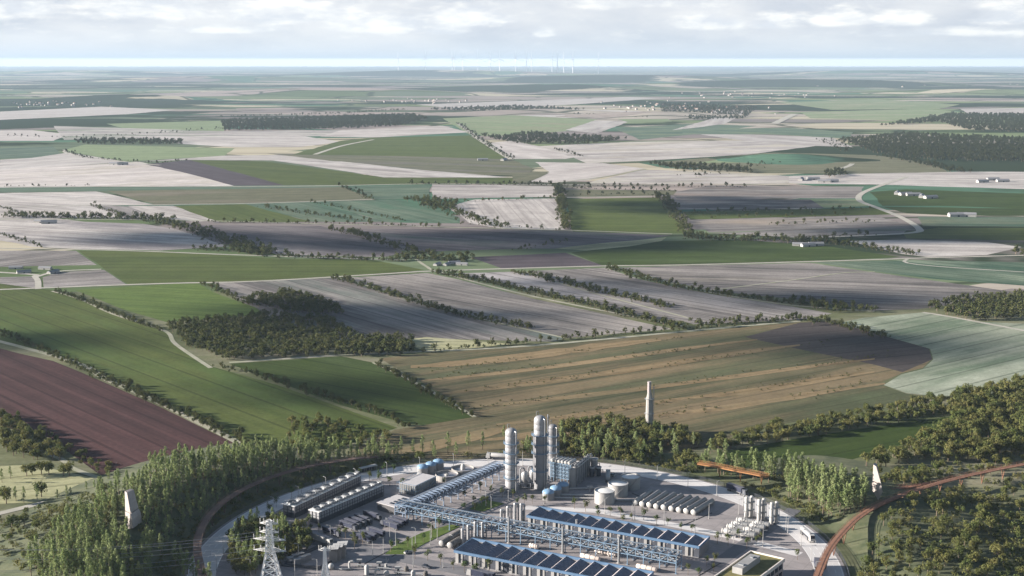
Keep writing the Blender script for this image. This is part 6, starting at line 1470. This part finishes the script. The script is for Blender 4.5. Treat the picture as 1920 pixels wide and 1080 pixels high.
# ============================================================ far things
wt = thing('wind_turbine', 'white wind turbine', 'wind turbine')
MB().cyl((0, 0, 0), (0, 0, 200), 6.5, 4.5, 12).build('tower', py_w, wt, True); MB().box(-6, -10, 198, 6, 12, 210).build('nacelle', white_p, wt)
hb = MB(); hb.lathe((0, -12, 204), [(1, -5), (5, -2), (6, 3)], 12, d=(0, 1, 0)); hb = hb.build('hub', white_p, wt)
for k in range(3):
    a = math.pi/2+k*2*math.pi/3; u = Vector((math.cos(a), 0, math.sin(a))); v = Vector((-u.z, 0, u.x)); c = Vector((0, -14, 204)); b = MB()
    P_ = [(5, 2.5), (20, 5.5), (60, 4.2), (125, 1.6)]; vs = []
    for d_, w_ in P_: vs += [c+u*d_-v*w_*.6, c+u*d_+v*w_*.6, c+u*d_+v*w_*.4+Vector((0, 2.4, 0)), c+u*d_-v*w_*.4+Vector((0, 2.4, 0))]
    fs = [(0, 1, 2, 3), (12, 15, 14, 13)]
    for i in range(3): o = 4*i; fs += [(o, o+4, o+5, o+1), (o+1, o+5, o+6, o+2), (o+2, o+6, o+7, o+3), (o+3, o+7, o+4, o)]
    b.add(vs, fs).build('blade', py_w, wt)
kids(wt)
tb = [(747, 135), (798, 135), (848, 135), (852, 134), (868, 136), (896, 132), (919, 136), (937, 137), (967, 134), (987, 134), (997, 137), (1035, 135), (1045, 135), (1057, 136), (1074, 138), (1122, 138)]
nmz = ['leftmost', 'second', 'third', 'fourth', 'fifth', 'sixth', 'seventh', 'eighth', 'ninth', 'tenth', 'eleventh', 'twelfth', 'thirteenth', 'fourteenth', 'fifteenth', 'rightmost']
for k, (px, py) in enumerate(tb):
    x, y, _ = G(px, py); lb = 'white wind turbine on the horizon, %s in the row' % nmz[k] + (' from the left' if 0 < k < 15 else ''); rz = rnd.uniform(-.4, .4); s = rnd.uniform(.92, 1.05)*y/20000
    if k == 0: wt.location = (x, y, 0); wt['label'] = lb; wt['group'] = 'wind turbines on the horizon'; wt.rotation_euler = (0, 0, rz); wt.scale = (s, s, s)
    else: copy_tree(wt, (x, y, 0), rz, lb, 'wind turbines on the horizon', (s, s, s))
# farmsteads and village houses
def barn(name, label, w_, l_, h_, wm, rm, cat='barn'):
    t = thing(name, label, cat); MB().box(-l_/2, -w_/2, 0, l_/2, w_/2, h_).build('wall', wm, t)
    MB().add([(-l_/2-.4, -w_/2-.4, h_), (l_/2+.4, -w_/2-.4, h_), (l_/2+.4, w_/2+.4, h_), (-l_/2-.4, w_/2+.4, h_), (-l_/2-.4, 0, h_+w_*.3), (l_/2+.4, 0, h_+w_*.3)], [(0, 1, 5, 4), (2, 3, 4, 5), (1, 2, 5), (3, 0, 4), (0, 3, 2, 1)]).build('roof', rm, t)
    MB().box(-1.5, -w_/2-.1, 0, 1.5, -w_/2, h_*.7).build('door', dark_st, t); kids(t); return t
plaster = mat('white_render', (.34, .33, .31), .8); slate = mat('grey_roof', (.22, .22, .23), .7); redt = mat('pale_red_tile', (.30, .19, .15), .8)
B0 = barn('farm_barn', 'pale farm barn', 9, 26, 3.6, plaster, slate); H0 = barn('village_house', 'white village house', 9, 12, 6, plaster, redt, 'house')
farms = [('at the farmstead on the left, below the middle road', [(45, 512), (85, 505), (100, 512), (30, 504)], .55), ('at the farm in the centre where the field lanes meet', [(820, 497), (838, 497), (852, 494), (866, 497)], .5), ('at the farm behind the big right-hand green field', [(1500, 461), (1515, 462), (1530, 460)], .7), ('at the sheds among the green fields on the right', [(1682, 364), (1698, 366), (1712, 367), (1728, 370), (1745, 372)], .9),
         ('at the yard left of the small copse', [(1502, 338), (1525, 337), (1545, 342), (1560, 341)], .9), ('at the farm near the right edge', [(1842, 342), (1862, 338), (1880, 341)], .9), ('at the small farm along the upper left hedge', [(78, 418), (92, 419)], .8), ('beside the bright left-hand road', [(230, 309), (215, 309), (905, 301), (945, 301)], .9), ('at the sheds behind the right green field', [(1795, 406), (1812, 406)], 1.0)]
first = True
for wh, pl, s in farms:
    for j, (px, py) in enumerate(pl):
        x, y, _ = G(px, py); lb = 'pale roofed farm building '+wh
        if first: B0.location = (x, y, 0); B0['label'] = lb; B0['group'] = 'farm buildings '+wh; B0.scale = (s, s, s); B0.rotation_euler = (0, 0, .5); first = False
        else: copy_tree(B0, (x, y, 0), rnd.choice([.1, .35, -.2, 1.2]), lb, 'farm buildings '+wh, (s, s, s))
first = True
for cx_, cy_, rx, ry, n, wh in [(100, 195, 110, 7, 40, 'in the far village on the left'), (1270, 202, 110, 12, 70, 'in the valley village right of centre'), (1400, 178, 160, 6, 30, 'in the hamlets beyond the valley'), (760, 190, 130, 5, 30, 'in the distant settlement left of centre'), (1700, 160, 200, 5, 26, 'in the far settlement on the right')]:
    for _ in range(n):
        px, py = rnd.gauss(cx_, rx/2), cy_+max(-ry, min(ry, rnd.gauss(0, ry/2))); x, y, _z = G(px, py); s = rnd.uniform(.6, 1.05)*max(1, y/9000); lb = 'tiny white house '+wh
        if first: H0.location = (x, y, 0); H0['label'] = lb; H0['group'] = 'houses '+wh; H0.scale = (s, s, s); first = False
        else: copy_tree(H0, (x, y, 0), rnd.uniform(0, 3), lb, 'houses '+wh, (s, s, s))
# ============================================================ clouds added out of view to the left, placed to shade parts of the plain
cm = bpy.data.materials.new('shade_cloud_vapour'); cm.use_nodes = True; t = NT(cm.node_tree); t.n.clear()
d_ = t.new('ShaderNodeBsdfDiffuse'); d_.inputs[0].default_value = (.85, .86, .88, 1); tr_ = t.new('ShaderNodeBsdfTransparent'); mx_ = t.new('ShaderNodeMixShader')
geo = t.new('ShaderNodeNewGeometry'); t.lk(t.mapr(t.noise(geo.outputs['Position'], .02, 5, .65), .35, .6, .75, .15), mx_.inputs[0])
t.lk(d_.outputs[0], mx_.inputs[1]); t.lk(tr_.outputs[0], mx_.inputs[2]); o_ = t.new('ShaderNodeOutputMaterial'); t.lk(mx_.outputs[0], o_.inputs[0])
for px, py, rx, ry in [(760, 600, 150, 60), (560, 585, 90, 50), (960, 455, 260, 110), (360, 448, 130, 80), (1400, 385, 240, 120), (1560, 560, 120, 50), (1620, 650, 110, 50), (620, 735, 70, 40), (60, 640, 60, 40), (1120, 540, 110, 45), (1750, 440, 200, 90)]:
    gx, gy, _ = G(px, py); zc = 1250+rnd.uniform(-80, 80); cxx = gx-SHX*zc/math.tan(R_(SUN_EL)); b = MB()
    for k in range(26):
        a = rnd.uniform(0, 6.28); q = math.sqrt(rnd.random()); sx_, sy_ = cxx+rx*q*math.cos(a), gy+ry*q*math.sin(a); r = rnd.uniform(.22, .42)*min(rx, ry*1.6)*(1.1-.5*q)
        b.lathe((sx_, sy_, zc), [(r*.3, -r*.18), (r*.85, -r*.12), (r, 0), (r*.92, r*.14), (r*.6, r*.3), (r*.15, r*.38)], 16)
    o = b.build('cloud', cm, smooth=True); struct(o)  # unseen shade caster, half transparent so its shadow stays partial
# ============================================================ air
m = bpy.data.materials.new('haze_air'); m.use_nodes = True; t = NT(m.node_tree); t.n.clear()
pv = t.new('ShaderNodeVolumePrincipled'); pv.inputs['Color'].default_value = (.42, .535, .67, 1); pv.inputs['Density'].default_value = 3.5e-5; pv.inputs['Anisotropy'].default_value = .1
pv.inputs['Density Attribute'].default_value = ''; pv.inputs['Temperature Attribute'].default_value = ''; pv.inputs['Color Attribute'].default_value = ''
o_ = t.new('ShaderNodeOutputMaterial'); t.lk(pv.outputs[0], o_.inputs['Volume'])
try: m.cycles.homogeneous_volume = True
except Exception: pass
b = MB(); b.box(-91000, -3500, -6, 61000, 75000, 490); o = b.build('haze', m); o['kind'] = 'stuff'; o['label'] = 'pale blue haze thickening towards the horizon'
